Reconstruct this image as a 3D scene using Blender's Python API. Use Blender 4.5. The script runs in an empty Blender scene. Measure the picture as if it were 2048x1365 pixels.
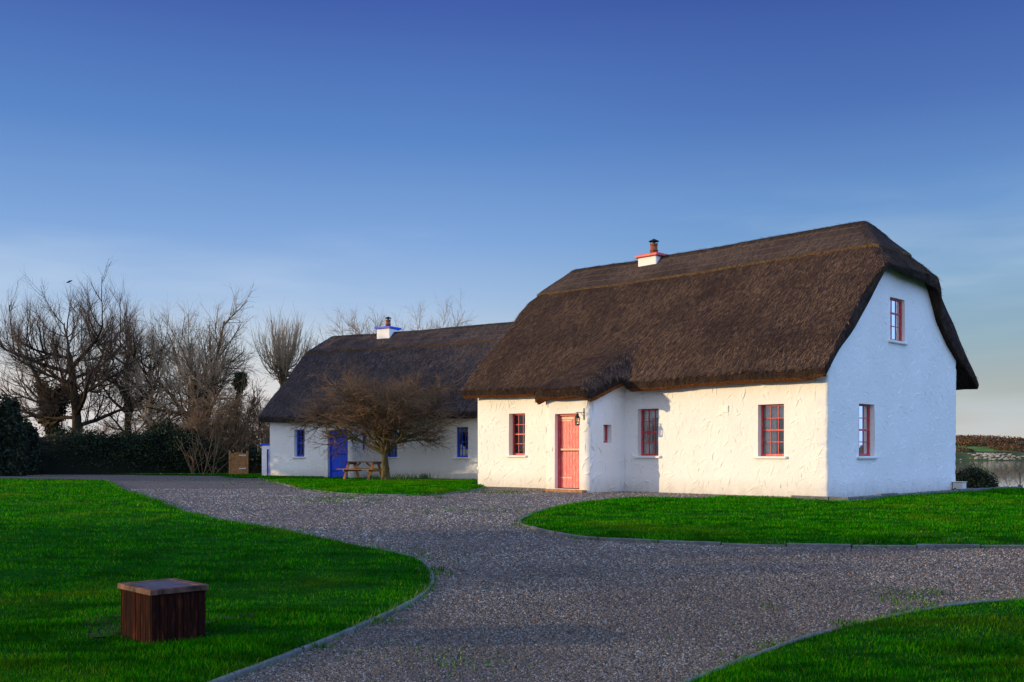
import bpy, math, random
import numpy as np
from mathutils import Vector, Matrix
from mathutils.geometry import delaunay_2d_cdt
random.seed(7)
RNG = np.random.default_rng(11)
sc = bpy.context.scene
COL = sc.collection
F, CX, HY, CAMZ = 2050.0, 1024.0, 903.0, 1.1

# ------------------------------------------------------------------ basics
def link(o, parent=None):
    COL.objects.link(o)
    if parent is not None:
        o.parent = parent
    return o

def tag(o, label=None, cat=None, group=None, kind=None):
    if label: o['label'] = label
    if cat: o['category'] = cat
    if group: o['group'] = group
    if kind: o['kind'] = kind
    return o

def empty(name, loc, rz=0.0, label=None, cat=None, group=None):
    o = bpy.data.objects.new(name, None)
    o.empty_display_size = 0.3
    o.location = loc
    o.rotation_euler = (0, 0, rz)
    link(o)
    return tag(o, label, cat, group)

def mesh_obj(name, V, faces, mats, parent=None, smooth=False, midx=None):
    """V (n,3); faces: list of int arrays (m,k) of uniform k each."""
    V = np.asarray(V, dtype=np.float32)
    faces = [np.asarray(f, dtype=np.int32) for f in faces if len(f)]
    me = bpy.data.meshes.new(name)
    me.vertices.add(len(V))
    me.vertices.foreach_set('co', V.ravel())
    nl = sum(f.size for f in faces)
    npoly = sum(len(f) for f in faces)
    me.loops.add(nl)
    me.loops.foreach_set('vertex_index', np.concatenate([f.ravel() for f in faces]))
    me.polygons.add(npoly)
    tot = np.concatenate([np.full(len(f), f.shape[1], dtype=np.int32) for f in faces])
    st = np.concatenate([[0], np.cumsum(tot)[:-1]]).astype(np.int32)
    me.polygons.foreach_set('loop_start', st)
    if not isinstance(mats, (list, tuple)): mats = [mats]
    for m in mats: me.materials.append(m)
    if midx is not None:
        me.polygons.foreach_set('material_index', np.asarray(midx, dtype=np.int32))
    me.polygons.foreach_set('use_smooth', np.full(npoly, bool(smooth)))
    me.update(calc_edges=True)
    me.validate()
    o = bpy.data.objects.new(name, me)
    return link(o, parent)

class MB:
    """collects boxes / tubes as one mesh"""
    def __init__(s): s.v = []; s.q = []; s.t = []; s.n = 0
    def add(s, V, q=None, t=None):
        V = np.asarray(V, float)
        if q is not None and len(q): s.q.append(np.asarray(q) + s.n)
        if t is not None and len(t): s.t.append(np.asarray(t) + s.n)
        s.v.append(V); s.n += len(V)
    def box(s, x0, x1, y0, y1, z0, z1, f=None, bev=0.0):
        if bev <= 0:
            c = np.array([[x, y, z] for z in (z0, z1) for y in (y0, y1) for x in (x0, x1)], float)
            q = [[0, 2, 3, 1], [4, 5, 7, 6], [0, 1, 5, 4], [2, 6, 7, 3], [0, 4, 6, 2], [1, 3, 7, 5]]
        else:
            b = bev
            pts = []; idx = {}
            for iz, z in enumerate((z0, z1)):
                for iy, y in enumerate((y0, y1)):
                    for ix, x in enumerate((x0, x1)):
                        sx = b if ix == 0 else -b; sy = b if iy == 0 else -b; sz = b if iz == 0 else -b
                        for a, p in enumerate(((x, y + sy, z + sz), (x + sx, y, z + sz), (x + sx, y + sy, z))):
                            idx[(ix, iy, iz, a)] = len(pts); pts.append(p)
            c = np.array(pts, float); q = []; t = []
            for ix in (0, 1): q.append([idx[(ix, 0, 0, 0)], idx[(ix, 1, 0, 0)], idx[(ix, 1, 1, 0)], idx[(ix, 0, 1, 0)]])
            for iy in (0, 1): q.append([idx[(0, iy, 0, 1)], idx[(1, iy, 0, 1)], idx[(1, iy, 1, 1)], idx[(0, iy, 1, 1)]])
            for iz in (0, 1): q.append([idx[(0, 0, iz, 2)], idx[(1, 0, iz, 2)], idx[(1, 1, iz, 2)], idx[(0, 1, iz, 2)]])
            for i in (0, 1):
                for j in (0, 1):
                    q.append([idx[(0, i, j, 1)], idx[(1, i, j, 1)], idx[(1, i, j, 2)], idx[(0, i, j, 2)]])
                    q.append([idx[(i, 0, j, 0)], idx[(i, 1, j, 0)], idx[(i, 1, j, 2)], idx[(i, 0, j, 2)]])
                    q.append([idx[(i, j, 0, 0)], idx[(i, j, 1, 0)], idx[(i, j, 1, 1)], idx[(i, j, 0, 1)]])
                    for k in (0, 1): t.append([idx[(i, j, k, 0)], idx[(i, j, k, 1)], idx[(i, j, k, 2)]])
            if f is not None: c = np.array([f(*p) for p in c])
            s.add(c, q, t); return
        if f is not None: c = np.array([f(*p) for p in c])
        s.add(c, q)
    def bar(s, p0, p1, w, h, up=(0, 0, 1)):
        p0 = np.array(p0, float); p1 = np.array(p1, float)
        d = p1 - p0; d /= np.linalg.norm(d)
        up = np.array(up, float)
        a = np.cross(d, up); a /= np.linalg.norm(a)
        b = np.cross(a, d)
        c = []
        for p in (p0, p1):
            for sx, sy in ((-1, -1), (1, -1), (1, 1), (-1, 1)):
                c.append(p + a * sx * w / 2 + b * sy * h / 2)
        s.add(c, [[0, 1, 2, 3], [4, 7, 6, 5], [0, 4, 5, 1], [1, 5, 6, 2], [2, 6, 7, 3], [3, 7, 4, 0]])
    def lathe(s, prof, n=16, c=(0, 0, 0), ax=None):
        V = []
        for r, z in prof:
            for k in range(n):
                a = 2 * math.pi * k / n
                V.append((c[0] + r * math.cos(a), c[1] + r * math.sin(a), c[2] + z))
        q = []
        for i in range(len(prof) - 1):
            for k in range(n):
                q.append([i * n + k, i * n + (k + 1) % n, (i + 1) * n + (k + 1) % n, (i + 1) * n + k])
        s.add(V, q)
    def build(s, name, mat, parent=None, smooth=False):
        fs = []
        if s.q: fs.append(np.concatenate([np.asarray(a).reshape(-1, 4) for a in s.q]))
        if s.t: fs.append(np.concatenate([np.asarray(a).reshape(-1, 3) for a in s.t]))
        return mesh_obj(name, np.concatenate(s.v), fs, mat, parent, smooth)

def sstep(a, b, x):
    t = np.clip((np.asarray(x, float) - a) / (b - a), 0, 1)
    return t * t * (3 - 2 * t)

_tab = np.random.default_rng(3).random((256, 256))
def vnoise(x, y):
    x = np.asarray(x, float); y = np.asarray(y, float)
    xi = np.floor(x).astype(int); yi = np.floor(y).astype(int)
    fx = x - xi; fy = y - yi
    fx = fx * fx * (3 - 2 * fx); fy = fy * fy * (3 - 2 * fy)
    a = _tab[xi & 255, yi & 255]; b = _tab[(xi + 1) & 255, yi & 255]
    c = _tab[xi & 255, (yi + 1) & 255]; d = _tab[(xi + 1) & 255, (yi + 1) & 255]
    return (a * (1 - fx) + b * fx) * (1 - fy) + (c * (1 - fx) + d * fx) * fy - 0.5

# ------------------------------------------------------------------ materials
def lin(r, g, b): return (r, g, b, 1.0)
class Mat:
    def __init__(s, name, rough=0.8, spec=0.3):
        s.m = bpy.data.materials.new(name); s.m.use_nodes = True
        s.nt = s.m.node_tree; s.b = s.nt.nodes['Principled BSDF']
        s.b.inputs['Roughness'].default_value = rough
        s.b.inputs['Specular IOR Level'].default_value = spec
        s.tc = s.nt.nodes.new('ShaderNodeTexCoord')
    def node(s, t, **kw):
        n = s.nt.nodes.new(t)
        for k, v in kw.items(): setattr(n, k, v)
        return n
    def l(s, a, b): s.nt.links.new(a, b)
    def mapping(s, scale, rot=(0, 0, 0), src='Object'):
        m = s.node('ShaderNodeMapping'); m.inputs['Scale'].default_value = scale; m.inputs['Rotation'].default_value = rot
        s.l(s.tc.outputs[src], m.inputs['Vector']); return m.outputs[0]
    def noise(s, scale, vec=None, detail=4, rough=0.55, dist=0.0):
        n = s.node('ShaderNodeTexNoise'); n.inputs['Scale'].default_value = scale
        n.inputs['Detail'].default_value = detail; n.inputs['Roughness'].default_value = rough
        n.inputs['Distortion'].default_value = dist
        s.l(vec if vec is not None else s.tc.outputs['Object'], n.inputs['Vector']); return n.outputs['Fac']
    def vor(s, scale, vec=None, out='Distance', feature='F1'):
        n = s.node('ShaderNodeTexVoronoi', feature=feature); n.inputs['Scale'].default_value = scale
        s.l(vec if vec is not None else s.tc.outputs['Object'], n.inputs['Vector']); return n.outputs[out]
    def ramp(s, fac, stops, interp='LINEAR'):
        r = s.node('ShaderNodeValToRGB'); cr = r.color_ramp; cr.interpolation = interp
        while len(cr.elements) < len(stops): cr.elements.new(0.5)
        for e, (p, c) in zip(cr.elements, stops):
            e.position = p; e.color = c if len(c) == 4 else (*c, 1)
        s.l(fac, r.inputs[0]); return r.outputs[0]
    def mix(s, fac, a, b, mode='MIX'):
        m = s.node('ShaderNodeMix', data_type='RGBA', blend_type=mode)
        for i, v in ((0, fac), (6, a), (7, b)):
            if isinstance(v, (int, float)): m.inputs[i].default_value = v
            elif isinstance(v, tuple): m.inputs[i].default_value = v if len(v) == 4 else (*v, 1)
            else: s.l(v, m.inputs[i])
        return m.outputs[2]
    def math(s, op, a, b=0.0):
        m = s.node('ShaderNodeMath', operation=op)
        for i, v in ((0, a), (1, b)):
            if isinstance(v, (int, float)): m.inputs[i].default_value = v
            else: s.l(v, m.inputs[i])
        return m.outputs[0]
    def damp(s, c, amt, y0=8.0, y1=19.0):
        """foreground shade painted into the ground colour, with wet gravel, up to an irregular limit"""
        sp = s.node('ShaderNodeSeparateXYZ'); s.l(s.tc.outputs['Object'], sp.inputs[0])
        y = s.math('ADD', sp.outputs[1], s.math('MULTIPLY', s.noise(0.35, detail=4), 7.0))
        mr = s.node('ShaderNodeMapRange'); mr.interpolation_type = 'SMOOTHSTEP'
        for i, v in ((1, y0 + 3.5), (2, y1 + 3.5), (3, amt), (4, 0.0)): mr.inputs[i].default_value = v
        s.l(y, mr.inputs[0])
        return s.mix(mr.outputs[0], c, (0, 0, 0))  # near ground colour fades towards black: painted shade as well as wet
    def island(s): return s.node('ShaderNodeNewGeometry').outputs['Random Per Island']
    def color(s, c):
        if isinstance(c, tuple): s.b.inputs['Base Color'].default_value = c if len(c) == 4 else (*c, 1)
        else: s.l(c, s.b.inputs['Base Color'])
        return s
    def bump(s, h, strength=0.3, dist=0.01):
        b = s.node('ShaderNodeBump'); b.inputs['Strength'].default_value = strength; b.inputs['Distance'].default_value = dist
        s.l(h, b.inputs['Height']); s.l(b.outputs[0], s.b.inputs['Normal']); return s

def simple(name, col, rough=0.7, var=0.25, scale=6, bump=0.0, spec=0.3):
    m = Mat(name, rough, spec)
    n = m.noise(scale, detail=5)
    c0 = tuple(x * (1 - var) for x in col); c1 = tuple(min(1, x * (1 + var)) for x in col)
    m.color(m.ramp(n, [(0.3, c0), (0.7, c1)]))
    if bump: m.bump(m.noise(scale * 6), bump, 0.01)
    return m.m

def stucco(name, base, gw):
    m = Mat(name, 0.85, 0.2)
    big = m.noise(0.9, detail=4)
    c = m.ramp(big, [(0.3, tuple(x * 0.93 for x in base)), (0.7, base)])
    # rain streaks and grime near the ground
    sep = m.node('ShaderNodeSeparateXYZ'); m.l(m.tc.outputs['Object'], sep.inputs[0])
    low = m.node('ShaderNodeMapRange'); low.inputs[1].default_value = 0.0; low.inputs[2].default_value = 0.45
    low.inputs[3].default_value = 1.0; low.inputs[4].default_value = 0.0
    m.l(sep.outputs[2], low.inputs[0])
    g = m.math('MULTIPLY', low.outputs[0], m.noise(5, m.mapping((1, 1, 0.6)), detail=6))
    c = m.mix(m.math('MULTIPLY', g, gw), c, (0.36, 0.33, 0.27))
    st = m.noise(4, m.mapping((3, 3, 0.25)), detail=5)
    c = m.mix(m.ramp(st, [(0.56, (0, 0, 0)), (0.8, (0.14, 0.14, 0.14))]), c, (0.5, 0.5, 0.46))
    m.color(c)
    h = m.math('ADD', m.math('MULTIPLY', m.noise(5, detail=3, dist=1.2), 1.0), m.math('MULTIPLY', m.noise(30, detail=3), 0.22))
    m.bump(h, 0.45, 0.035)
    return m.m

def thatch(name, a, b, c3):
    m = Mat(name, 0.95, 0.08)
    st = m.noise(1.0, m.mapping((55, 7, 7)), detail=4, rough=0.65)
    patch = m.noise(0.8, detail=4)
    col = m.mix(m.ramp(patch, [(0.35, (0, 0, 0)), (0.65, (1, 1, 1))]), a, b)
    cl = m.noise(1.0, m.mapping((8, 1.5, 1.5)), detail=4, rough=0.7)
    col = m.mix(m.ramp(cl, [(0.38, (0.75, 0.75, 0.75)), (0.56, (0.0, 0.0, 0.0))]), col, tuple(x * 0.35 for x in a))
    col = m.mix(m.ramp(st, [(0.35, (0.75, 0.75, 0.75)), (0.6, (0.0, 0.0, 0.0))]), col, tuple(x * 0.25 for x in a))
    isl = m.island()
    col = m.mix(m.ramp(isl, [(0.7, (0, 0, 0)), (0.72, (0.0, 0.0, 0.0)), (1.0, (0.8, 0.8, 0.8))]), col, c3)
    m.color(col)
    m.bump(m.math('ADD', st, m.math('MULTIPLY', m.noise(1.0, m.mapping((9, 1.6, 1.6)), detail=3), 1.5)), 1.0, 0.035)
    return m.m

def straw(name, a, b, c):
    m = Mat(name, 0.9, 0.1)
    n = m.noise(0.7, detail=4)
    i = m.ramp(m.island(), [(0.0, tuple(x * 0.35 for x in a)), (0.35, a), (0.7, b), (0.93, c), (1.0, tuple(min(1, x * 1.5) for x in c))])
    m.color(m.mix(m.ramp(n, [(0.3, (0.6, 0.6, 0.6)), (0.7, (0, 0, 0))]), i, tuple(x * 0.5 for x in a), 'MIX'))
    return m.m

M = {}
M['stucco'] = stucco('white_stucco', (0.86, 0.85, 0.83), 0.9)
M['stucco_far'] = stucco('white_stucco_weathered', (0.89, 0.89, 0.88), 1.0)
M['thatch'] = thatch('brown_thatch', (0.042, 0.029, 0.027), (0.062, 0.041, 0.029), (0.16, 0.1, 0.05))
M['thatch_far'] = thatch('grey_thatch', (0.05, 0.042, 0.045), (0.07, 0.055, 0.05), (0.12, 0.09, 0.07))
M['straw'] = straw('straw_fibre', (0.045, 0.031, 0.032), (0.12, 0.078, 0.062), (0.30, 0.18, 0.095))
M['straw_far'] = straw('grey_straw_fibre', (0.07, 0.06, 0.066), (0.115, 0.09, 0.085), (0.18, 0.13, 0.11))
def cutmat(name, c0, c1):
    m = Mat(name, 0.9, 0.1)
    m.color(m.ramp(m.noise(26, m.mapping((1, 1, 1)), detail=5), [(0.32, c0), (0.7, c1)]))
    m.bump(m.noise(60), 0.8, 0.02); return m.m
M['cap'] = thatch('ridge_thatch', (0.065, 0.048, 0.048), (0.09, 0.063, 0.052), (0.17, 0.12, 0.09))
M['capstraw'] = straw('ridge_straw', (0.07, 0.052, 0.054), (0.13, 0.095, 0.082), (0.24, 0.165, 0.115))
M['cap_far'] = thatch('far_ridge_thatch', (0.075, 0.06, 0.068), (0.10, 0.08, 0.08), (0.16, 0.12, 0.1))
M['cut'] = cutmat('cut_reed_end', (0.03, 0.014, 0.007), (0.33, 0.12, 0.03))
M['cut_far'] = cutmat('dark_reed_end', (0.03, 0.02, 0.012), (0.14, 0.08, 0.04))
M['rod'] = simple('hazel_rod', (0.11, 0.075, 0.05), 0.8, 0.5, 20)
M['golden'] = simple('golden_reed', (0.10, 0.062, 0.028), 0.9, 0.8, 25, 0.5)

def paint(name, col, worn, amt):
    m = Mat(name, 0.5, 0.4)
    n = m.noise(7, m.mapping((5, 5, 1.0)), detail=7, rough=0.7)
    n2 = m.noise(2.5, detail=3)
    c = m.mix(m.ramp(n2, [(0.3, (0, 0, 0)), (0.7, (1, 1, 1))]), tuple(x * 0.8 for x in col), col)
    c = m.mix(m.ramp(n, [(0.62 - amt, (0, 0, 0)), (0.75 - amt * 0.6, (0.85, 0.85, 0.85))]), c, worn)
    m.color(c); m.bump(n, 0.25, 0.004)
    return m.m
M['red'] = paint('faded_red_paint', (0.58, 0.055, 0.07), (0.72, 0.36, 0.32), 0.08)
M['reddoor'] = paint('worn_red_paint', (0.76, 0.12, 0.13), (0.88, 0.45, 0.33), 0.13)
M['blue'] = paint('blue_paint', (0.012, 0.085, 0.78), (0.05, 0.17, 0.8), 0.0)
M['lintel'] = paint('flaked_cream_paint', (0.7, 0.3, 0.18), (0.8, 0.68, 0.5), 0.2)
M['sill'] = simple('painted_sill', (0.8, 0.8, 0.78), 0.7, 0.06, 5)
M['black'] = simple('black_iron', (0.015, 0.015, 0.015), 0.5, 0.2, 20)
M['blind'] = simple('white_blind', (0.75, 0.75, 0.72), 0.8, 0.05, 3)
M['curtain'] = simple('cream_curtain', (0.75, 0.74, 0.70), 0.9, 0.2, 9)
M['reflect_tan'] = simple('tan_reflection_sheet', (0.80, 0.62, 0.42), 0.9, 0.45, 16)  # tan dapple of a window reflection, painted on a curtain sheet
M['terracotta'] = simple('terracotta', (0.24, 0.075, 0.04), 0.8, 0.4, 14)
M['pine'] = simple('weathered_pine', (0.36, 0.17, 0.06), 0.7, 0.4, 9)
M['pinetop'] = simple('dark_wet_board', (0.10, 0.06, 0.05), 0.6, 0.4, 9)
M['plastic'] = simple('pale_plastic', (0.62, 0.60, 0.55), 0.5, 0.05, 5)
M['vent'] = simple('vent_plastic', (0.82, 0.8, 0.76), 0.5, 0.05, 5)
M['lampglass'] = simple('lamp_glass', (0.7, 0.7, 0.66), 0.2, 0.05, 5)
M['concrete'] = simple('kerb_concrete', (0.13, 0.135, 0.14), 0.9, 0.35, 7, 0.5)
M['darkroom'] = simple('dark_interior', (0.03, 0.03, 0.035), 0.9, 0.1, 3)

def glass(name):
    m = bpy.data.materials.new(name); m.use_nodes = True
    nt = m.node_tree; nt.nodes.clear()
    out = nt.nodes.new('ShaderNodeOutputMaterial'); mx = nt.nodes.new('ShaderNodeMixShader')
    t = nt.nodes.new('ShaderNodeBsdfTransparent'); t.inputs[0].default_value = (0.95, 0.97, 0.97, 1)
    g = nt.nodes.new('ShaderNodeBsdfGlossy'); g.inputs['Roughness'].default_value = 0.02
    n = nt.nodes.new('ShaderNodeTexNoise'); n.inputs['Scale'].default_value = 3
    b = nt.nodes.new('ShaderNodeBump'); b.inputs['Strength'].default_value = 0.15; b.inputs['Distance'].default_value = 0.02
    nt.links.new(n.outputs[0], b.inputs['Height']); nt.links.new(b.outputs[0], g.inputs['Normal'])
    fr = nt.nodes.new('ShaderNodeFresnel'); fr.inputs[0].default_value = 1.6
    nt.links.new(fr.outputs[0], mx.inputs[0]); nt.links.new(t.outputs[0], mx.inputs[1]); nt.links.new(g.outputs[0], mx.inputs[2])
    nt.links.new(mx.outputs[0], out.inputs[0]); return m
M['glass'] = glass('window_glass')

def wood_dark(name):
    m = Mat(name, 0.9, 0.06)
    n = m.noise(6, m.mapping((6, 6, 0.7)), detail=7, rough=0.7)
    isl = m.island()
    c = m.ramp(n, [(0.34, (0.006, 0.002, 0.0015)), (0.54, (0.026, 0.007, 0.004)), (0.66, (0.09, 0.024, 0.010)), (0.76, (0.36, 0.13, 0.055))])
    c = m.mix(m.math('MULTIPLY', isl, 0.6), c, (0.010, 0.006, 0.006))
    m.color(c); m.bump(n, 0.4, 0.01); return m.m
M['boxwood'] = wood_dark('dark_stained_board')
def wood_top(name):
    m = Mat(name, 0.5, 0.5)
    n = m.noise(6, m.mapping((1.2, 7, 1)), detail=7, rough=0.7)
    c = m.ramp(n, [(0.3, (0.02, 0.013, 0.022)), (0.75, (0.15, 0.10, 0.13))])
    m.color(c); m.bump(n, 0.4, 0.01); return m.m
M['boxtop'] = wood_top('weathered_purple_board')
M['boxtrim'] = simple('weathered_trim', (0.10, 0.045, 0.03), 0.7, 0.9, 9)

def bark(name, a, b, sc_=5):
    m = Mat(name, 0.9, 0.1)
    n = m.noise(sc_, m.mapping((2, 2, 0.6)), detail=6, rough=0.65)
    m.color(m.ramp(n, [(0.35, a), (0.65, b)])); m.bump(n, 0.8, 0.03); return m.m
M['bark'] = bark('brown_bark', (0.04, 0.028, 0.018), (0.15, 0.10, 0.055))
M['barkgreen'] = bark('mossy_bark', (0.045, 0.045, 0.02), (0.16, 0.13, 0.06))
M['barkdark'] = bark('dark_bark', (0.02, 0.016, 0.011), (0.075, 0.055, 0.035))
M['twig'] = simple('brown_twig', (0.21, 0.13, 0.07), 0.9, 0.5, 2)
M['twigpale'] = simple('pale_twig', (0.32, 0.23, 0.14), 0.9, 0.4, 2)
M['twigred'] = simple('reddish_twig', (0.15, 0.07, 0.042), 0.9, 0.5, 1.2)
M['twigmix'] = simple('russet_twig', (0.16, 0.095, 0.052), 0.9, 0.7, 1.4)
M['twigdark'] = simple('dark_twig', (0.12, 0.075, 0.045), 0.9, 0.5, 2)

def leafmat(name, a, b, c=None, rough=0.6):
    m = Mat(name, rough, 0.3)
    st = [(0.0, a), (0.6, b)] + ([(1.0, c)] if c else [])
    i = m.ramp(m.island(), st)
    n = m.noise(0.9, detail=3)
    m.color(m.mix(m.ramp(n, [(0.35, (0.65, 0.65, 0.65)), (0.6, (0, 0, 0))]), i, tuple(x * 0.4 for x in a)))
    return m.m
M['hedge'] = leafmat('dark_hedge_leaf', (0.006, 0.014, 0.005), (0.015, 0.035, 0.01), (0.03, 0.055, 0.012))
M['ivy'] = leafmat('ivy_leaf', (0.01, 0.02, 0.006), (0.035, 0.05, 0.012), (0.10, 0.10, 0.03))
M['conifer'] = leafmat('conifer_leaf', (0.006, 0.012, 0.005), (0.018, 0.03, 0.01), (0.04, 0.05, 0.02))
M['brush'] = leafmat('brown_brush', (0.06, 0.035, 0.015), (0.14, 0.085, 0.035), (0.22, 0.15, 0.06))
M['scrub'] = leafmat('autumn_scrub', (0.05, 0.025, 0.01), (0.17, 0.085, 0.03), (0.28, 0.16, 0.06))
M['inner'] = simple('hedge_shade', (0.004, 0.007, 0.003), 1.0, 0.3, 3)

def grassmat(name, lawn=True):
    m = Mat(name, 0.8, 0.0)
    big = m.noise(0.35, detail=5, rough=0.6)
    fine = m.noise(1.0, m.mapping((1.6, 4.2, 1)), detail=5, rough=0.65)
    i = m.ramp(m.island(), [(0.0, (0.007, 0.14, 0.0008)), (0.5, (0.024, 0.32, 0.001)), (0.85, (0.08, 0.46, 0.003)), (1.0, (0.30, 0.42, 0.02))])
    c = m.mix(m.ramp(fine, [(0.40, (0.85, 0.85, 0.85)), (0.58, (0, 0, 0))]), i, (0.002, 0.055, 0.0008))
    c = m.mix(m.ramp(big, [(0.54, (0, 0, 0)), (0.72, (0.6, 0.6, 0.6))]), c, (0.20, 0.28, 0.01))
    c = m.damp(c, 0.30)  # dense foreground shade painted into the blade colour
    m.color(c)
    tr = m.node('ShaderNodeBsdfTranslucent'); m.l(c, tr.inputs[0]); mx = m.node('ShaderNodeMixShader'); mx.inputs[0].default_value = 0.4
    m.l(m.b.outputs[0], mx.inputs[1]); m.l(tr.outputs[0], mx.inputs[2]); m.l(mx.outputs[0], m.nt.nodes['Material Output'].inputs['Surface'])
    return m.m
M['blade'] = grassmat('grass_blade')
def turf(name):
    m = Mat(name, 0.9, 0.05)
    n = m.noise(14, detail=6, rough=0.7); big = m.noise(0.5, detail=5)
    c = m.ramp(n, [(0.3, (0.003, 0.035, 0.0005)), (0.6, (0.007, 0.10, 0.001)), (0.8, (0.03, 0.15, 0.003))])
    c = m.mix(m.ramp(big, [(0.6, (0, 0, 0)), (0.8, (0.5, 0.5, 0.5))]), c, (0.06, 0.12, 0.01))
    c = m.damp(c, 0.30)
    m.color(c); m.bump(m.noise(40, detail=4), 0.8, 0.02); return m.m
M['turf'] = turf('turf')
def gravel(name):
    m = Mat(name, 0.75, 0.3)
    v = m.node('ShaderNodeTexVoronoi'); v.inputs['Scale'].default_value = 48
    m.l(m.tc.outputs['Object'], v.inputs['Vector'])
    sep = m.node('ShaderNodeSeparateColor'); m.l(v.outputs['Color'], sep.inputs[0])
    c = m.ramp(sep.outputs[0], [(0.0, (0.045, 0.04, 0.038)), (0.3, (0.15, 0.13, 0.112)), (0.55, (0.25, 0.21, 0.17)), (0.75, (0.30, 0.19, 0.11)), (0.9, (0.38, 0.35, 0.31)), (1.0, (0.55, 0.52, 0.48))])
    d = m.ramp(v.outputs['Distance'], [(0.35, (0, 0, 0)), (0.8, (0.85, 0.85, 0.85))])
    c = m.mix(d, c, (0.03, 0.025, 0.03))
    big = m.noise(0.35, detail=4)
    c = m.mix(m.ramp(big, [(0.42, (0.45, 0.45, 0.45)), (0.62, (0.0, 0.0, 0.0))]), c, (0.09, 0.075, 0.075))
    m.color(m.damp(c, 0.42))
    inv = m.math('SUBTRACT', 1.0, v.outputs['Distance'])
    m.bump(inv, 0.9, 0.02); return m.m
M['gravel'] = gravel('gravel')
def stonemat(name):
    m = Mat(name, 0.7, 0.35)
    c = m.ramp(m.island(), [(0.0, (0.035, 0.03, 0.03)), (0.25, (0.125, 0.11, 0.098)), (0.5, (0.22, 0.185, 0.15)), (0.7, (0.30, 0.18, 0.10)), (0.85, (0.36, 0.33, 0.30)), (1.0, (0.60, 0.57, 0.53))])
    big = m.noise(0.35, detail=4)
    c = m.mix(m.ramp(big, [(0.42, (0.35, 0.35, 0.35)), (0.62, (0, 0, 0))]), c, (0.10, 0.085, 0.085))
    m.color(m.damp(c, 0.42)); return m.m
M['stone'] = stonemat('gravel_stone')
M['earth'] = simple('field_ground', (0.05, 0.07, 0.02), 0.95, 0.5, 0.3, 0.3)
M['rock'] = simple('shore_rock', (0.42, 0.36, 0.27), 0.9, 0.35, 2, 0.4)
M['soil'] = simple('bare_soil', (0.016, 0.012, 0.007), 0.95, 0.5, 12, 0.6)

def water():
    m = Mat('lake_water', 0.06, 0.5)
    m.color((0.012, 0.02, 0.025))
    m.bump(m.noise(0.6, m.mapping((0.3, 1.0, 1)), detail=2), 0.006, 0.02)
    return m.m
M['water'] = water()

# ------------------------------------------------------------------ terrain
AX, AY = 7.40, 24.0
UX, UY = -0.71, 0.704
VX, VY = 0.704, 0.71
def uv2w(u, v): return AX + UX * u + VX * v, AY + UY * u + VY * v
def w2v(x, y): return (x - AX) * VX + (y - AY) * VY
def w2u(x, y): return (x - AX) * UX + (y - AY) * UY

def gz(x, y):
    x = np.asarray(x, float); y = np.asarray(y, float)
    z = -0.52 + 0.52 * sstep(5.0, 24.0, y)
    z = z - 0.1 * sstep(32, 42, y) * sstep(6, 0, x)
    v = w2v(x, y)
    drop = np.clip(v - 9.2, 0, 40) * 0.085 * sstep(5, 11, x)
    z = z - np.minimum(drop, 3.2)
    far = sstep(296, 312, y + 0.12 * (x - 150)) * sstep(5, 11, x)
    hill = 1.4 * sstep(300, 330, y) + 3.4 * sstep(318, 352, y + 6 * vnoise(x * 0.05, 7.3)) + 5 * sstep(350, 700, y)
    z = z + far * (3.2 + hill)
    return z

def g1(x, y): return float(gz(x, y))

def pix(px, py, dz=0.0):
    """ground point seen at a photo pixel (2048 x 1365)"""
    Y = 20.0
    k = (py - HY) / F
    for _ in range(22):
        X = (px - CX) / F * Y
        Yn = (CAMZ - (g1(X, Y) + dz)) / k
        Y = 0.4 * Y + 0.6 * Yn
    return ((px - CX) / F * Y, Y)

def at(px, Y): return (px - CX) / F * Y
def zat(py, Y): return CAMZ + (HY - py) / F * Y

def in_poly(P, X, Y):
    inside = np.zeros(X.shape, bool)
    n = len(P)
    j = n - 1
    for i in range(n):
        xi, yi = P[i]; xj, yj = P[j]
        c = ((yi > Y) != (yj > Y)) & (X < (xj - xi) * (Y - yi) / (yj - yi + 1e-12) + xi)
        inside ^= c
        j = i
    return inside

def smooth_line(P, n=4):
    P = np.array(P, float); out = []
    for i in range(len(P) - 1):
        p0 = P[max(i - 1, 0)]; p1 = P[i]; p2 = P[i + 1]; p3 = P[min(i + 2, len(P) - 1)]
        for k in range(n):
            t = k / n
            out.append(0.5 * ((2 * p1) + (-p0 + p2) * t + (2 * p0 - 5 * p1 + 4 * p2 - p3) * t * t + (-p0 + 3 * p1 - 3 * p2 + p3) * t ** 3))
    out.append(P[-1])
    return [tuple(p) for p in out]

def region(name, poly, zf, mat, step, label=None):
    P = np.array(poly)
    x0, y0 = P.min(0); x1, y1 = P.max(0)
    gx, gy = np.meshgrid(np.arange(x0, x1, step), np.arange(y0, y1, step))
    gx = gx.ravel() + (RNG.random(gx.size) - 0.5) * step * 0.5; gy = gy.ravel() + (RNG.random(gy.size) - 0.5) * step * 0.5
    m = in_poly(poly, gx, gy)
    pts = [Vector(p) for p in poly] + [Vector((a, b)) for a, b in zip(gx[m], gy[m])]
    r = delaunay_2d_cdt(pts, [], [list(range(len(poly)))], 1, 1e-5)
    V = np.array([(p.x, p.y) for p in r[0]])
    Z = zf(V[:, 0], V[:, 1])
    o = mesh_obj(name, np.column_stack([V, Z]), [np.array([f for f in r[2] if len(f) == 3])], mat, smooth=True)
    return o

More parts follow.
